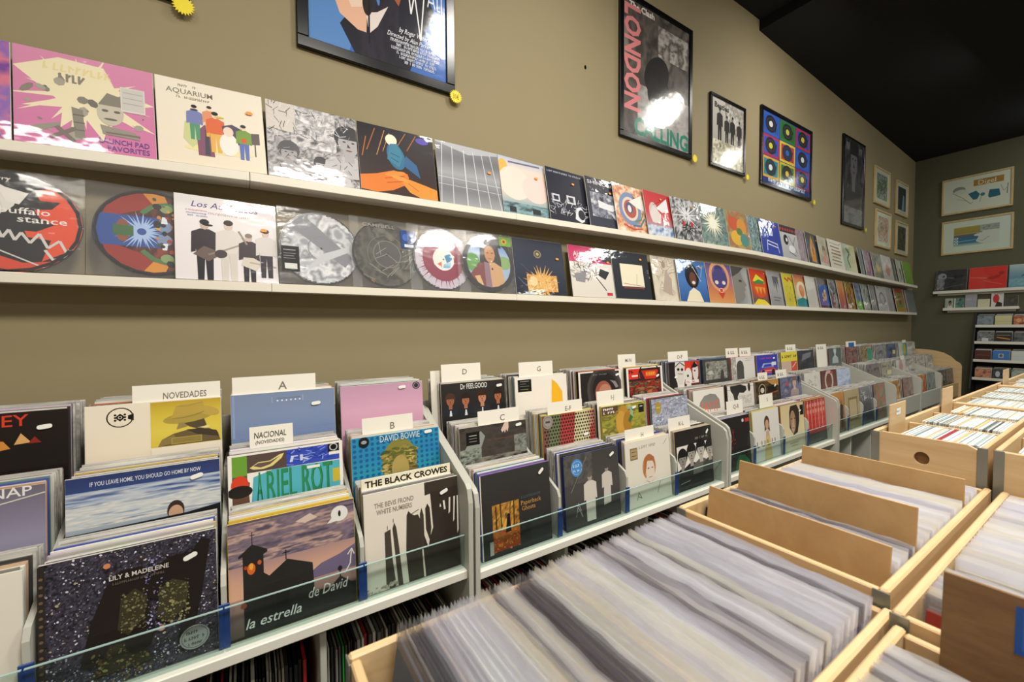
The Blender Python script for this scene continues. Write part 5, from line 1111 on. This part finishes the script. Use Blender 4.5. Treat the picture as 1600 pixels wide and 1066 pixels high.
# ------------------------------------------------------------------ stepped record browsers along the wall
UNITS = [  # y0, y1, dz, column dividers, storage dividers, look
 (-0.765, 0.632, 0.0, (-0.405, -0.061, 0.282), (-0.29, 0.17), 'the blue-edged one nearest the shop front'),
 (0.640, 2.172, -0.022, (1.045, 1.436, 1.791), (1.085, 1.58), 'the one under the letters C to L'),
 (2.180, 3.590, -0.010, (2.533, 2.890, 3.230), (2.66, 3.13), 'the one with the letter Q-R card'),
 (3.598, 4.828, 0.0, (3.9145, 4.213, 4.5115), (4.0, 4.42), 'the fourth one, past the red front record'),
]
TIER_X = (0.645, 0.485, 0.315)      # front face of the first record at its foot
TIER_Z = (0.628, 0.768, 0.925)
LEAN = math.radians(4.6)
def unit_of(y):
    for u in UNITS:
        if u[0] <= y <= u[1]:
            return u
    return None
def side_profile(dz):
    return [(0.06, 0.0), (0.70, 0.0), (0.70, 0.86+dz), (0.69, 0.905+dz), (0.675, 0.92+dz), (0.30, 1.088+dz), (0.24, 1.125+dz), (0.06, 1.14+dz)]
for ui, (y0, y1, dz, divs, sdivs, look) in enumerate(UNITS):
    root = empty('record_browser', (0.0, y0, 0.0))
    tag(root, 'grey stepped record browser along the olive wall, %s' % look, 'record rack', 'stepped record browsers')
    W = y1-y0
    T = 0.018
    for (a, b) in ((0.0, T), (W-T, W)):
        part('side_panel', MB().prism(side_profile(dz), a+.0005, b-.0005), 'grey', root)
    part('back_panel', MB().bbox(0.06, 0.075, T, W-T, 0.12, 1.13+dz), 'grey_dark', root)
    for k in range(3):
        xr = TIER_X[k]+0.010
        xb = TIER_X[k+1]+0.006 if k < 2 else 0.075
        part('tier_board', MB().bbox(xb+.002, xr, T, W-T, TIER_Z[k]+dz-0.018, TIER_Z[k]+dz-0.001), 'grey', root)
        if k < 2:
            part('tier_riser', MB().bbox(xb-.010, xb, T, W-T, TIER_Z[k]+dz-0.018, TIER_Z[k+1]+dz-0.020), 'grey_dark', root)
    part('front_lip', MB().bbox(0.656, 0.690, T, W-T, 0.600+dz, 0.630+dz, 0.003), 'white_edge', root)
    part('storage_floor', MB().bbox(0.075, 0.66, T, W-T, 0.13, 0.15), 'grey', root)
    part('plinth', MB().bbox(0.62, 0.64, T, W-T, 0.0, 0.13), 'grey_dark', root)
    for dy in divs:
        a = dy-y0
        part('column_divider', MB().prism([(0.10, 1.0+dz), (0.30, 1.0+dz), (0.478, .90+dz), (0.64, .815+dz), (0.652, .79+dz), (0.652, .6305+dz), (0.655, .6305+dz), (0.655, .60+dz), (0.10, .60+dz)], a-.006, a+.006), 'grey', root)
        g = part('edge_guard', MB().bbox(0.6525, 0.6570, a-.012, a+.012, .6305+dz, .745+dz), 'blue', root)
    edges = [T]+[d-y0 for d in divs]+[W-T]
    for a, b in zip(edges, edges[1:]):
        gl = part('front_glass', MB().box(0.668, 0.673, a+.002, b-.002, .6305+dz, .742+dz), 'glass', root)
        ge = part('glass_rim', MB().box(0.6678, 0.6732, a+.002, b-.002, .7421+dz, .7440+dz), 'glass_edge', gl)
    for sd in sdivs:
        a = sd-y0
        part('storage_divider', MB().bbox(0.075, 0.645, a-.009, a+.009, 0.1505, 0.599+dz), 'grey', root)

# shallow browsers at the corner: two grey with solid fronts, one of birch
def low_browser(y0, y1, label, mat, matd, wooden=False):
    root = empty('record_browser', (0.0, y0, 0.0))
    tag(root, label, 'record rack', 'stepped record browsers')
    W, T = y1-y0, 0.02
    low = [(0.06, 0.0), (0.675, 0.0), (0.675, 0.88), (0.66, 0.915), (0.30, 1.075), (0.24, 1.10), (0.06, 1.11)]
    prof = low
    if wooden:
        prof = [(0.06, 0.0), (0.69, 0.0), (0.69, .95), (0.675, .985), (0.64, 1.01)]+[(.34+.28*math.cos(t), 1.01+.13*math.sin(t)) for t in (0.4, 0.8, 1.2, 1.57)]+[(0.06, 1.14)]
    for (a, b, pf) in ((0.0, T, low), (W-T, W, prof)):
        part('side_panel', MB().prism(pf, a+.0005, b-.0005), mat, root)
    part('back_panel', MB().bbox(0.06, 0.075, T, W-T, 0.1, 1.10), matd, root)
    part('front_panel', MB().bbox(0.652, 0.672, T, W-T, 0.60, 0.76), mat, root)
    for k in range(3):
        xb = TIER_X[k+1]+0.008 if k < 2 else 0.076
        part('tier_board', MB().bbox(xb, min(.6515, TIER_X[k]+.016), T, W-T, TIER_Z[k]-0.018, TIER_Z[k]-0.001), matd, root)
        if k < 2:
            part('tier_riser', MB().bbox(xb-.012, xb-.001, T, W-T, TIER_Z[k]-.018, TIER_Z[k+1]-.02), matd, root)
    part('storage_divider', MB().bbox(0.075, 0.64, W/2-.01, W/2+.01, 0.1505, 0.599), matd, root)
    part('storage_floor', MB().bbox(0.075, 0.66, T, W-T, 0.13, 0.15), matd, root)
low_browser(4.836, 5.655, 'grey stepped browser with a solid low front, first of the corner pair', 'grey', 'grey_dark')
low_browser(5.663, 6.37, 'grey stepped browser with a solid low front, second of the corner pair', 'grey', 'grey_dark')
low_browser(6.378, 7.13, 'birch stepped browser with a curved end panel in the far corner', 'birch', 'birch_y', True)

rnd = random.Random(5)
EDGE_COLS = ['#e9e5da', '#d9d4c8', '#f0ece2', '#c9c4ba', '#2a2828', '#3a3634', '#8a8680', '#e6ded0', '#b9b4ac', '#d0b090', '#b8503c', '#4a5aa8', '#c9b9c8', '#e0c070', '#6a8a8a', '#f2efe8', '#dcd8d0', '#44423f']
rest = {}
def stack_behind(tier, y0, w, dz, look, n, rest_n, edge, sw=0.306, skip=-1):
    """records filed behind a front one"""
    x0 = TIER_X[tier]
    room = (TIER_X[tier]-(TIER_X[tier+1] if tier < 2 else 0.12))-0.026
    step = 0.0085
    for k in range(n):
        if k == skip:
            continue
        c_ = link('filed_record', box_mesh(sw, 0.0055, 0.303), None, None,
                  (x0-0.0105-step*k, y0+w/2+rnd.uniform(-.004, .004), TIER_Z[tier]+dz+.001+rnd.uniform(0, .008)), (-LEAN, 0, PI/2))
        c_.color = lin(edge if k == 1 else rnd.choice(EDGE_COLS))
        tag(c_, '%s record filed behind the %s' % (nth(k+1), look), 'record', 'records filed behind the %s' % look)
    used = n*step
    key = 'near' if n else 'far'
    mb = rest.setdefault(key, MB())
    for k in range(rest_n):
        xx = x0-0.0125-used-(room-used-.012)*k/max(1, rest_n)
        yy = y0+w/2+rnd.uniform(-.004, .004)
        zz = TIER_Z[tier]+dz+.001
        hh = .303+rnd.uniform(0, .008)
        sl = math.tan(LEAN)
        if xx < (TIER_X[tier+1] if tier < 2 else .10)+.034:
            break
        vs = []
        for z_ in (0, hh):
            for q in (-sw/2, sw/2):
                for p in (-.0028, .0028):
                    vs.append((xx+p-sl*z_, yy+q, zz+z_))
        mb.add(vs, [(0, 2, 3, 1), (4, 5, 7, 6), (0, 1, 5, 4), (2, 6, 7, 3), (0, 4, 6, 2), (1, 3, 7, 5)])

LOWCOLS = (5.06, 5.43, 5.85, 6.19, 6.58, 6.93)
taken = set()
for (tier, ya, yb, lab, art, edge, st) in BINS:
    yc = (ya+yb)/2
    w, sw, dz = 0.318, 0.306, 0.0
    if yc < 3.598:
        u = unit_of(yc)
        dz = u[2]
        inner = [u[0]+.018]+list(u[3])+[u[1]-.018]
        for a, b in zip(inner, inner[1:]):
            if a <= yc < b:
                a += .006 if a != inner[0] else 0
                b -= .006 if b != inner[-1] else 0
                yc = min(max(yc, a+w/2+.0025), b-w/2-.0025)
                sc = min(max(yc, a+sw/2+.006), b-sw/2-.006)
                break
    else:
        cols = [3.616+.2985*(k+.5) for k in range(4)]+list(LOWCOLS)
        free = [c for c in cols if (tier, c) not in taken]
        yc = sc = min(free, key=lambda c: abs(c-yc))
        taken.add((tier, yc))
        w, sw = (.280, .274) if yc < 4.83 else (.296, .290)
    grid = {0: 100, 1: 80, 2: 70}[tier] if yc < 0.7 else (48 if yc < 2.2 else (30 if yc < 3.6 else 16))
    if 'starry' in lab:
        grid = 120
    record('bin_record', lab, 'record', 'front records of the browsers', art, w, 0.306, (TIER_X[tier]-.0025, yc, TIER_Z[tier]+dz+.0005), LEAN, PI/2, .005, grid, 'print', edge, st, 'w', (0.0, 0.53, 0.52)[tier])
    look = lab.split(',')[0] if not lab.startswith('half') else 'half yellow record sleeve'
    look = look.replace('record sleeve', 'sleeve')
    if yc < 3.598:
        stack_behind(tier, sc-w/2, w, dz, look, 8 if yc < 2.2 else 7, 9, edge, sw, 4 if 'jagged' in look else -1)
    else:
        stack_behind(tier, yc-w/2, w, dz, look, 0, 12, edge, sw)
for (ya, yb, lab, art, edge), yc in zip(FAR, LOWCOLS):
    record('bin_record', lab+' in the front row of the corner browsers', 'record', 'front records of the browsers', art,   .296, .30, (TIER_X[0]-.0025, yc, TIER_Z[0]+.001), LEAN, PI/2, .005, 14, 'print', edge)
    for tier in (0, 1, 2):
        if tier == 0 or (tier, yc) not in taken:
            stack_behind(tier, yc-.16, .32, 0, lab, 0, 12, edge, .290)
# a sleeve pulled up behind the jagged towers, its heading showing
record('bin_record', 'cream record sleeve whose black heading shows above the jagged towers', 'record', 'front records of the browsers', 'g #efe6cc #ece2c6;t "!THE BLACK CROWES" .5 .945 .062 #1d1a18 .93',
       .306, .318, (TIER_X[0]-.0105-.0085*4, .451, TIER_Z[0]+.022), LEAN, PI/2, .004, 8, 'print', '#efe6cc')
M['paper'] = wood('mixed_record_edges', '#6f6b66', '#efebe2', 0.5, (70, 1.5, 1))
for key, lab in (('near', 'closely filed records at the back of each near browser column'), ('far', 'closely filed records in the browser columns towards the corner')):
    if key in rest:
        o = link('filed_records', rest[key].mesh('filed_records'), 'paper')
        tag(o, lab, 'records', None, 'stuff')

# hand lettered divider cards
for (tier, ya, yb, top, tx, th, look, n) in CARDS:
    ym = (ya+yb)/2
    u = unit_of(ym)
    dz = u[2] if u else 0
    if u:
        inner = [u[0]+.018]+list(u[3])+[u[1]-.018]
        for a, b in zip(inner, inner[1:]):
            if a <= ym < b:
                ya, yb = max(ya, a+.010), min(yb, b-.010)
    else:
        c0 = min(LOWCOLS, key=lambda c: abs(c-ym))
        ya, yb = max(ya, c0-.15), min(yb, c0+.15)
    w = yb-ya
    h = 0.40 if False else top-(TIER_Z[tier]+dz)
    x = TIER_X[tier]-.0105-.0085*(n-1)-.00425
    if n == 1:
        x = TIER_X[tier]-.0063
    if ym > 3.598:
        x = TIER_X[tier]-.0073
    vis = .085
    o = link('divider_card', box_mesh(w, .0008, h, .0001, 'card'), None, None, (x, (ya+yb)/2, TIER_Z[tier]+dz+.0005), (-LEAN, 0, PI/2))
    name_ = 'lettered %s' % tx.replace('|', ' ') if tx and tx != '~' else ('with faint lettering' if tx else 'without lettering')
    tag(o, 'white plastic divider card %s behind %s' % (name_, look), 'card', 'white divider cards in the browsers')
    if tx:
        sp = CARD_ART[tx]
        if tx == 'NACIONAL|(NOVEDADES)':
            vis = .085
        link('lettering', art_mesh(sp, w, vis, 8, None, 2e-5, 'print'), None, o, (0, -.0010, h-vis))
    if 'blue panel' in look:
        link('blue_panel', art_mesh('r .25 .3 .8 .85 #2f6ab0', w, vis, 8, None, 2e-5, 'print'), None, o, (0, -.0010, h-vis))

# records stored under the browsers, spines out
SPINES = ['#17161a', '#8f877c', '#6f5a50', '#a8a094', '#242226', '#1d1a1c', '#3a3634', '#5a4a44', '#c9c4b8', '#8a8078', '#2a2a30', '#e0dcd2', '#b02a2a', '#4a443f', '#6a645e', '#141416', '#1c1b1e', '#302c2c']
def storage(y0, y1, n, where, seed, tilt=0.0, special=None, white=0):
    rr = random.Random(seed)
    y = y0+.012
    special = special or {}
    for k in range(n):
        t = rr.choice((.004, .005, .006, .009))
        lean = tilt*(k > n-5)
        c_ = link('stored_record', box_mesh(.312, round(t, 4), .312), None, None, (.425+rr.uniform(-.012, .012), y+t/2, .1515), (-lean*0.9, 0, 0))
        c_.color = lin(special.get(k, rr.choice(SPINES)))
        tag(c_, '%s record from the left standing spine out %s' % (nth(k+1), where), 'record', 'records stored %s' % where)
        y += t+rr.uniform(.0015, .006)+(.012 if lean else 0)
        if y > y1-.03-(.31*math.sin(abs(lean))):
            break
storage(-0.28, 0.16, 44, 'under the starry and church sleeves', 1, 0, {30: '#c9c4b8', 40: '#c02828', 41: '#1c1a1c'})
storage(0.18, 0.61, 46, 'under the jagged towers sleeve', 2, 0.0, {4: '#2fa038', 2: '#8a8880', 9: '#a8a29a', 20: '#d9d2c4', 33: '#7a2a28'})
storage(0.66, 1.07, 40, 'under the autumn path sleeve', 3, 0, {8: '#b9b4aa', 22: '#d0cabd'})
storage(1.095, 1.57, 40, 'under the two figures in white', 4)
storage(1.59, 2.15, 30, 'under the four dark-haired heads', 6)
storage(2.2, 2.64, 14, 'under the red plant sleeve', 7)
storage(4.02, 4.40, 12, 'under the fourth browser', 8, 0, {3: '#d0ccc2', 4: '#c9c4ba', 6: '#d9d5cc'})

# ------------------------------------------------------------------ tables and wooden crates
def table(label, x0, x1, y0, y1, top):
    root = empty('display_table', ((x0+x1)/2, (y0+y1)/2, 0))
    tag(root, label, 'table')
    w, d = (x1-x0)/2, (y1-y0)/2
    part('table_top', MB().bbox(-w, w, -d, d, top-.03, top, .003), 'birch', root)
    for sx in (-1, 1):
        for sy in (-1, 1):
            part('leg', MB().bbox(sx*(w-.06)-.025, sx*(w-.06)+.025, sy*(d-.06)-.025, sy*(d-.06)+.025, 0, top-.0305), 'steel', root)
        part('apron', MB().bbox(sx*(w-.05)-.01, sx*(w-.05)+.01, -d+.1, d-.1, top-.11, top-.0305), 'birch_y', root)
table('birch topped table under the near crates of large records', 1.37, 2.13, 0.05, 1.405, .755)
table('taller birch topped table under the crates of small records', 1.49, 1.98, 1.412, 4.10, .962)

def crate(label, x0, x1, y0, y1, z0, rim, hole=False, group='birch record crates', mid=(), th=.012):
    root = empty('record_crate', ((x0+x1)/2, (y0+y1)/2, z0))
    tag(root, label, 'crate', group)
    w, d, h = (x1-x0)/2, (y1-y0)/2, rim-z0
    part('base_panel', MB().bbox(-w+th, w-th, -d+th, d-th, .001, .010), 'birch_y', root)
    for sx in (-1, 1):
        part('side_panel', MB().bbox(min(sx*w, sx*(w-th)), max(sx*w, sx*(w-th)), -d, d, .001, h, .0035), 'birch_y', root)
    def end(ya, yb, nm, hole_):
        if not hole_:
            return part(nm, MB().bbox(-w+th+.0003, w-th-.0003, ya, yb, .001, h-.004, .002), 'birch', root)
        mb = MB()
        N = 32
        W_, z0_, z1_ = w-th-.0003, .001, h-.002
        cx, cz, rx, rz = -.006, h*.74, .0145, .016
        for yy in (ya, yb):
            vs = []
            for i in range(N):
                t = 2*PI*i/N
                c_, s_ = math.cos(t), math.sin(t)
                vs.append((cx+rx*c_, yy, cz+rz*s_))
            for i in range(N):
                t = 2*PI*i/N
                c_, s_ = math.cos(t), math.sin(t)
                k = min(((W_-cx) if c_ > 0 else (W_+cx))/max(abs(c_), 1e-6), ((z1_-cz) if s_ > 0 else (cz-z0_))/max(abs(s_), 1e-6))
                vs.append((cx+k*c_, yy, cz+k*s_))
            mb.add(vs, [(i, (i+1) % N, N+(i+1) % N, N+i) for i in range(N)])
        mb.f += [(i, (i+1) % N, 2*N+(i+1) % N, 2*N+i) for i in range(N)]
        mb.f += [(N+i, N+(i+1) % N, 3*N+(i+1) % N, 3*N+i) for i in range(N)]
        me = mb.mesh(nm)
        fix_normals(me)
        return link(nm, me, 'birch', root)
    end(-d+.0005, -d+th, 'front_panel', hole)
    if hole:
        part('hole_shade_board', MB().bbox(-w+th+.0003, w-th-.0003, -d+th+.0015, -d+th+.0045, .011, h*.93), 'cardboard', root)  # added behind the hand hole: its brown stands in for the shaded inside
    end(d-th, d-.0005, 'back_panel', False)
    for yy in mid:
        part('row_rail', MB().bbox(-w+th+.0003, w-th-.0003, yy-(y0+y1)/2-.004, yy-(y0+y1)/2+.004, .011, h-.012, .0015), 'birch', root)
    for sx in (-1, 1):
        part('corner_trim', MB().bbox(min(sx*(w-th*1.5), sx*(w+.0015)), max(sx*(w-th*1.5), sx*(w+.0015)), -d-.0025, -d-.0002, .004, h-.003, .001), 'steel', root)
    return root
ZT = .756
RIM = 1.08
A = (1.412, 1.746, 0.095, 0.735)
B = (1.405, 1.738, 0.742, 1.398)
D1 = (1.757, 2.091, 0.095, 0.690)
D2 = (1.752, 2.088, 0.698, 1.398)
crate('nearest birch crate packed tight with clear sleeved records', *A, ZT, 1.060)
crate('birch crate with three upright fibreboard dividers', *B, ZT, RIM)
crate('birch crate beside the tightly packed one, with a brown cardboard sheet', *D1, ZT, RIM-.012)
crate('birch crate of loose records beside the three fibreboard dividers', *D2, ZT, RIM)
CX0, CX1 = 1.523, 1.728
ZS = .963
SR = 1.169
crate('small birch crate with an oval hand hole in its front', CX0, CX1, 1.412, 2.175, ZS, SR, True, mid=(1.672, 1.925), th=.010)
crate('second small birch crate in line, behind the hand hole one', CX0, CX1, 2.185, 2.95, ZS, SR, mid=(2.44, 2.695), th=.010)
crate('third small birch crate in line, furthest towards the far wall', CX0, CX1, 2.96, 3.72, ZS, SR, mid=(3.21, 3.465), th=.010)
crate('small birch crate to the right of the hand hole one', 1.739, 1.945, 1.412, 2.175, ZS, SR, mid=(1.672, 1.925), th=.010)
crate('second small birch crate of the right hand line', 1.739, 1.945, 2.185, 2.95, ZS, SR, mid=(2.44, 2.695), th=.010)

# sleeves in clear bags: four flap shapes shared by all copies
def flap_mesh(w, h, t, seed):
    rr = random.Random(seed)
    mb = MB()
    n = 10
    lo, hi = h-.012, h+.014
    for side in (-1, 1):
        vs = []
        for i in range(n+1):
            x = -w/2+w*i/n
            vs.append((x, side*t/2, lo))
            vs.append((x, side*t/2+rr.uniform(-.0007, .0007), hi+rr.uniform(-.003, .002)))
        mb.add(vs, [(2*i, 2*i+2, 2*i+3, 2*i+1) for i in range(n)])
    for s in (-1, 1):
        x = s*w/2
        x2 = s*(w/2-.004)
        mb.add([(x2, -t/2, .1), (x, 0, .1), (x, 0, hi-.004), (x2, -t/2, hi-.004)], [(0, 1, 2, 3)])
    return mb.mesh('plastic_sleeve')
FLAPS = []
for s in range(5):
    me = flap_mesh(.303, .304, .0046, s)
    me.materials.append(M['flap'])
    FLAPS.append(me)
TALL = []
for s in range(5):
    me = flap_mesh(.303, .320, .0046, s+20)
    me.materials.append(M['flap'])
    TALL.append(me)
CRATE_COLS = ['#f4f1ec', '#efecea', '#f6f4f0', '#e6e2dc', '#dcd8d6', '#eeeae2', '#d0ccd0', '#e3dccb', '#c9c6cc', '#d9d6dc', '#e9e4d4', '#bdbac0', '#e0dde4', '#d6cfc0', '#f0ede6', '#e9e6e0', '#dedbe2', '#cfc9ba', '#9a9698', '#d9b9a0', '#b9a8a0', '#e6d9a8', '#7a7880', '#e0c8c0', '#a9b0c4']
FLAP_COLS = ['#fafafc', '#eeeef6', '#f6f2e8', '#e2e0e8', '#f8f6f8', '#d6d4de', '#f2eee4', '#ebebf4']
def crated(x0, x1, ya, yb, step, where, seed, lean0=math.radians(7), special=None, base=ZT+.0115, xj=.0009, cols=CRATE_COLS, lift=.004, tall=False):
    rr = random.Random(seed)
    y, k = ya, 0
    special = special or {}
    xc = (x0+x1)/2
    ph = rr.uniform(0, 6)
    while y < yb:
        col, t = special.get(k, (rr.choice(cols), .0042))
        o = link('crated_record', box_mesh(.297, t, .316 if tall else .302), None, None, (xc+rr.uniform(-xj, xj), y, base+rr.uniform(0, lift)),
                 (-lean0+.003*math.sin(ph+k*.35), 0, .002*math.sin(ph+k*.5)))
        o.color = lin(col)
        tag(o, '%s bagged record back, %s' % (nth(k+1), where), 'record', 'records %s' % where)
        f = link('plastic_sleeve', (TALL if tall else FLAPS)[rr.randrange(5)], None, o)
        f.color = lin(rr.choice(FLAP_COLS) if k not in special else '#8a868c')
        y += step*rr.uniform(.9, 1.2)
        k += 1
L7 = math.radians(8)
# leaning back: the foot sits nearer the camera than the top
crated(1.428, 1.734, .110, .268, .0088, 'before the dark gap in the nearest crate', 11, L7, {0: ('#5a6a80', .0042), 1: ('#c9c4bc', .0042), 2: ('#6a6a70', .0042), 14: ('#e0a890', .0042)}, lift=.004)
crated(1.424, 1.734, .284, .668, .0086, 'behind the dark gap in the nearest crate', 12, L7, {0: ('#4a423c', .005), 1: ('#2a2c5a', .005), 2: ('#e0d4b8', .0042), 18: ('#d98a6a', .0042), 21: ('#e0b060', .0042), 26: ('#9a6a8a', .0042), 38: ('#b9a0d0', .0042), 39: ('#5a4a44', .0042)}, lift=.006, base=ZT+.0108)
crated(1.418, 1.725, .790, .882, .0092, 'between the first two fibreboard dividers', 13, math.radians(6.5), {8: ('#2c2a30', .005), 7: ('#b8443a', .005)})
crated(1.418, 1.725, .928, 1.208, .0095, 'between the second and third fibreboard dividers', 14, math.radians(4.5))
crated(1.418, 1.725, 1.262, 1.345, .0105, 'behind the third fibreboard divider', 15, math.radians(3))
crated(1.770, 2.078, .300, .575, .0090, 'in the crate with the brown cardboard sheet', 16, L7, {22: ('#cfc08a', .0042), 26: ('#b9b48a', .0042)})
crated(1.765, 2.075, .740, .86, .0100, 'at the near end of the loose right hand crate', 17, math.radians(3), {0: ('#a83a30', .005), 1: ('#efe9dc', .005)}, base=ZT+.0115)
crated(1.765, 2.075, .90, 1.335, .0115, 'in the back half of the loose right hand crate', 18, math.radians(5))
bl = link('crated_record', box_mesh(.298, .004, .300), None, None, (1.5685, .7755, ZT+.0115), (-math.radians(8), 0, 0))
bl.color = lin('#161618')
tag(bl, 'black record poking out beside the first fibreboard divider', 'record')

def board(label, x0, x1, y, ztop, lean, mat, extra=None, h=.335):
    w = x1-x0
    o = link('divider_board', MB().bbox(-w/2, w/2, -.002, .002, 0, h, .0008).mesh('divider_board'), mat, None, ((x0+x1)/2, y, ztop-h), (lean, 0, 0))
    tag(o, label, 'divider')
    return o
board('fibreboard divider nearest the packed crate, first of three', 1.430, 1.722, .7655, 1.118, math.radians(-8), 'fibre', None, .345)
board('fibreboard divider in the middle of the three', 1.425, 1.722, .905, 1.146, math.radians(-5), 'fibre', None, .370)
board('fibreboard divider furthest back of the three', 1.422, 1.722, 1.236, 1.128, math.radians(-2.5), 'fibre', None, .352)
bb = board('dark brown cardboard sheet standing in the right hand crate', 1.806, 2.070, .632, 1.172, math.radians(-4), 'cardboard', None, .400)
link('blue_label', art_mesh('0;p #1c4f9a .0 .0 1 .0 1 1 .0 1;p #2a62b4 .1 .1 .9 .1 .9 .9 .1 .9', .05, .048, 8, None, 3e-5, 'print'), None, bb, (-.054, -.0026, .342))

# small records: sleeves face along the row, tops seen on edge
SCOLS = ['#e9ebe7', '#e3e6e3', '#f0f0ea', '#e3e6e2', '#d6dcd8', '#e9e9e2', '#c6cecb', '#dfe3df', '#bcc6c4', '#e8e2cc', '#d9d0a8', '#e2c490', '#cfd6d6', '#aab4b4', '#eceee8', '#d8dede', '#8a9292']
small_rest = MB()
def singles(x0, x1, ya, seed, where, step, special=None, joined=False):
    rr = random.Random(seed)
    x, k = x0, 0
    special = special or {}
    while x < x1:
        tilt = math.radians(5.0+.5*math.sin(k*.1+seed))
        dy, dz = rr.uniform(-.006, .006), rr.uniform(0, .003)
        if joined:
            vs = []
            s_ = math.tan(tilt)
            for z_ in (0, .183+dz):
                for q in (-.092, .092):
                    for p in (-.0016, .0016):
                        vs.append((x+p+s_*z_, ya+.122+dy+q, ZS+.0115+z_))
            small_rest.add(vs, [(0, 2, 3, 1), (4, 5, 7, 6), (0, 1, 5, 4), (2, 6, 7, 3), (0, 4, 6, 2), (1, 3, 7, 5)])
        else:
            o = link('small_record', box_mesh(.184, .0034, .184, .0006), None, None, (x, ya+.122+dy, ZS+.0115+dz), (tilt, 0, PI/2))
            o.color = lin(special.get(k, rr.choice(SCOLS)))
            tag(o, '%s small record sleeve along, %s' % (nth(k+1), where), 'record', 'small records in the %s' % where)
        x += step*rr.uniform(.96, 1.12)
        k += 1
RED = {17: '#b02a34', 18: '#a82830', 12: '#e0c890', 24: '#e0c08a', 25: '#e3c48c', 6: '#8f9a9c'}
singles(1.552, 1.696, 1.428, 21, 'front row of the hand hole crate', .0040, RED)
singles(1.538, 1.696, 1.678, 22, 'middle row of the hand hole crate', .0040, {26: '#e0c08a', 27: '#e0c490', 30: '#6a6a64', 33: '#5a5c58'})
singles(1.552, 1.696, 1.931, 23, 'back row of the hand hole crate', .0040)
singles(1.755, 1.912, 1.424, 24, 'front row of the small crate right of it', .0041)
singles(1.755, 1.912, 1.678, 25, 'second row of the small crate right of it', .0041)
singles(1.538, 1.696, 2.195, 26, 'front row of the second small crate in line', .0041)
for i, (xa, ya) in enumerate(((1.539, 2.446), (1.539, 2.70), (1.552, 2.97), (1.539, 3.216), (1.539, 3.471), (1.756, 1.931), (1.756, 2.195), (1.756, 2.446), (1.756, 2.70))):
    singles(xa, 1.695 if xa < 1.7 else 1.912, ya, 40+i, 'far small crates', .0042, None, True)
M['paper_pale'] = wood('pale_small_sleeves', '#a3aeac', '#eff1ec', 0.5, (110, 2, 1))
o = link('small_records', small_rest.mesh('small_records'), 'paper_pale')
tag(o, 'rows of small pale record sleeves in the crates furthest along the table', 'records', None, 'stuff')

# genre tabs: upright birch boards between the small records
TABS = [(1.539, 1.458, 'birch tab board with a small white label in the hand hole crate', True), (1.539, 1.972, 'plain birch tab board in the back of the hand hole crate', False), (1.539, 3.008, 'plain birch tab board in the furthest small crate', False)]
for (x, y, lab, wl) in TABS:
    t = link('tab_board', MB().bbox(-.065, .065, -.0015, .0015, 0, .255, .0006).mesh('tab_board'), 'birch', None, (x, y+.085, ZS+.0115), (0, 0, PI/2))
    tag(t, lab, 'divider')
    if wl:
        link('label', art_mesh('g #eef0ec #e6e8e4;mk .15 .5 .85 .3 #4a4a4a 3', .035, .018, 4, None, 3e-5, 'print'), None, t, (0, -.0022, .222))
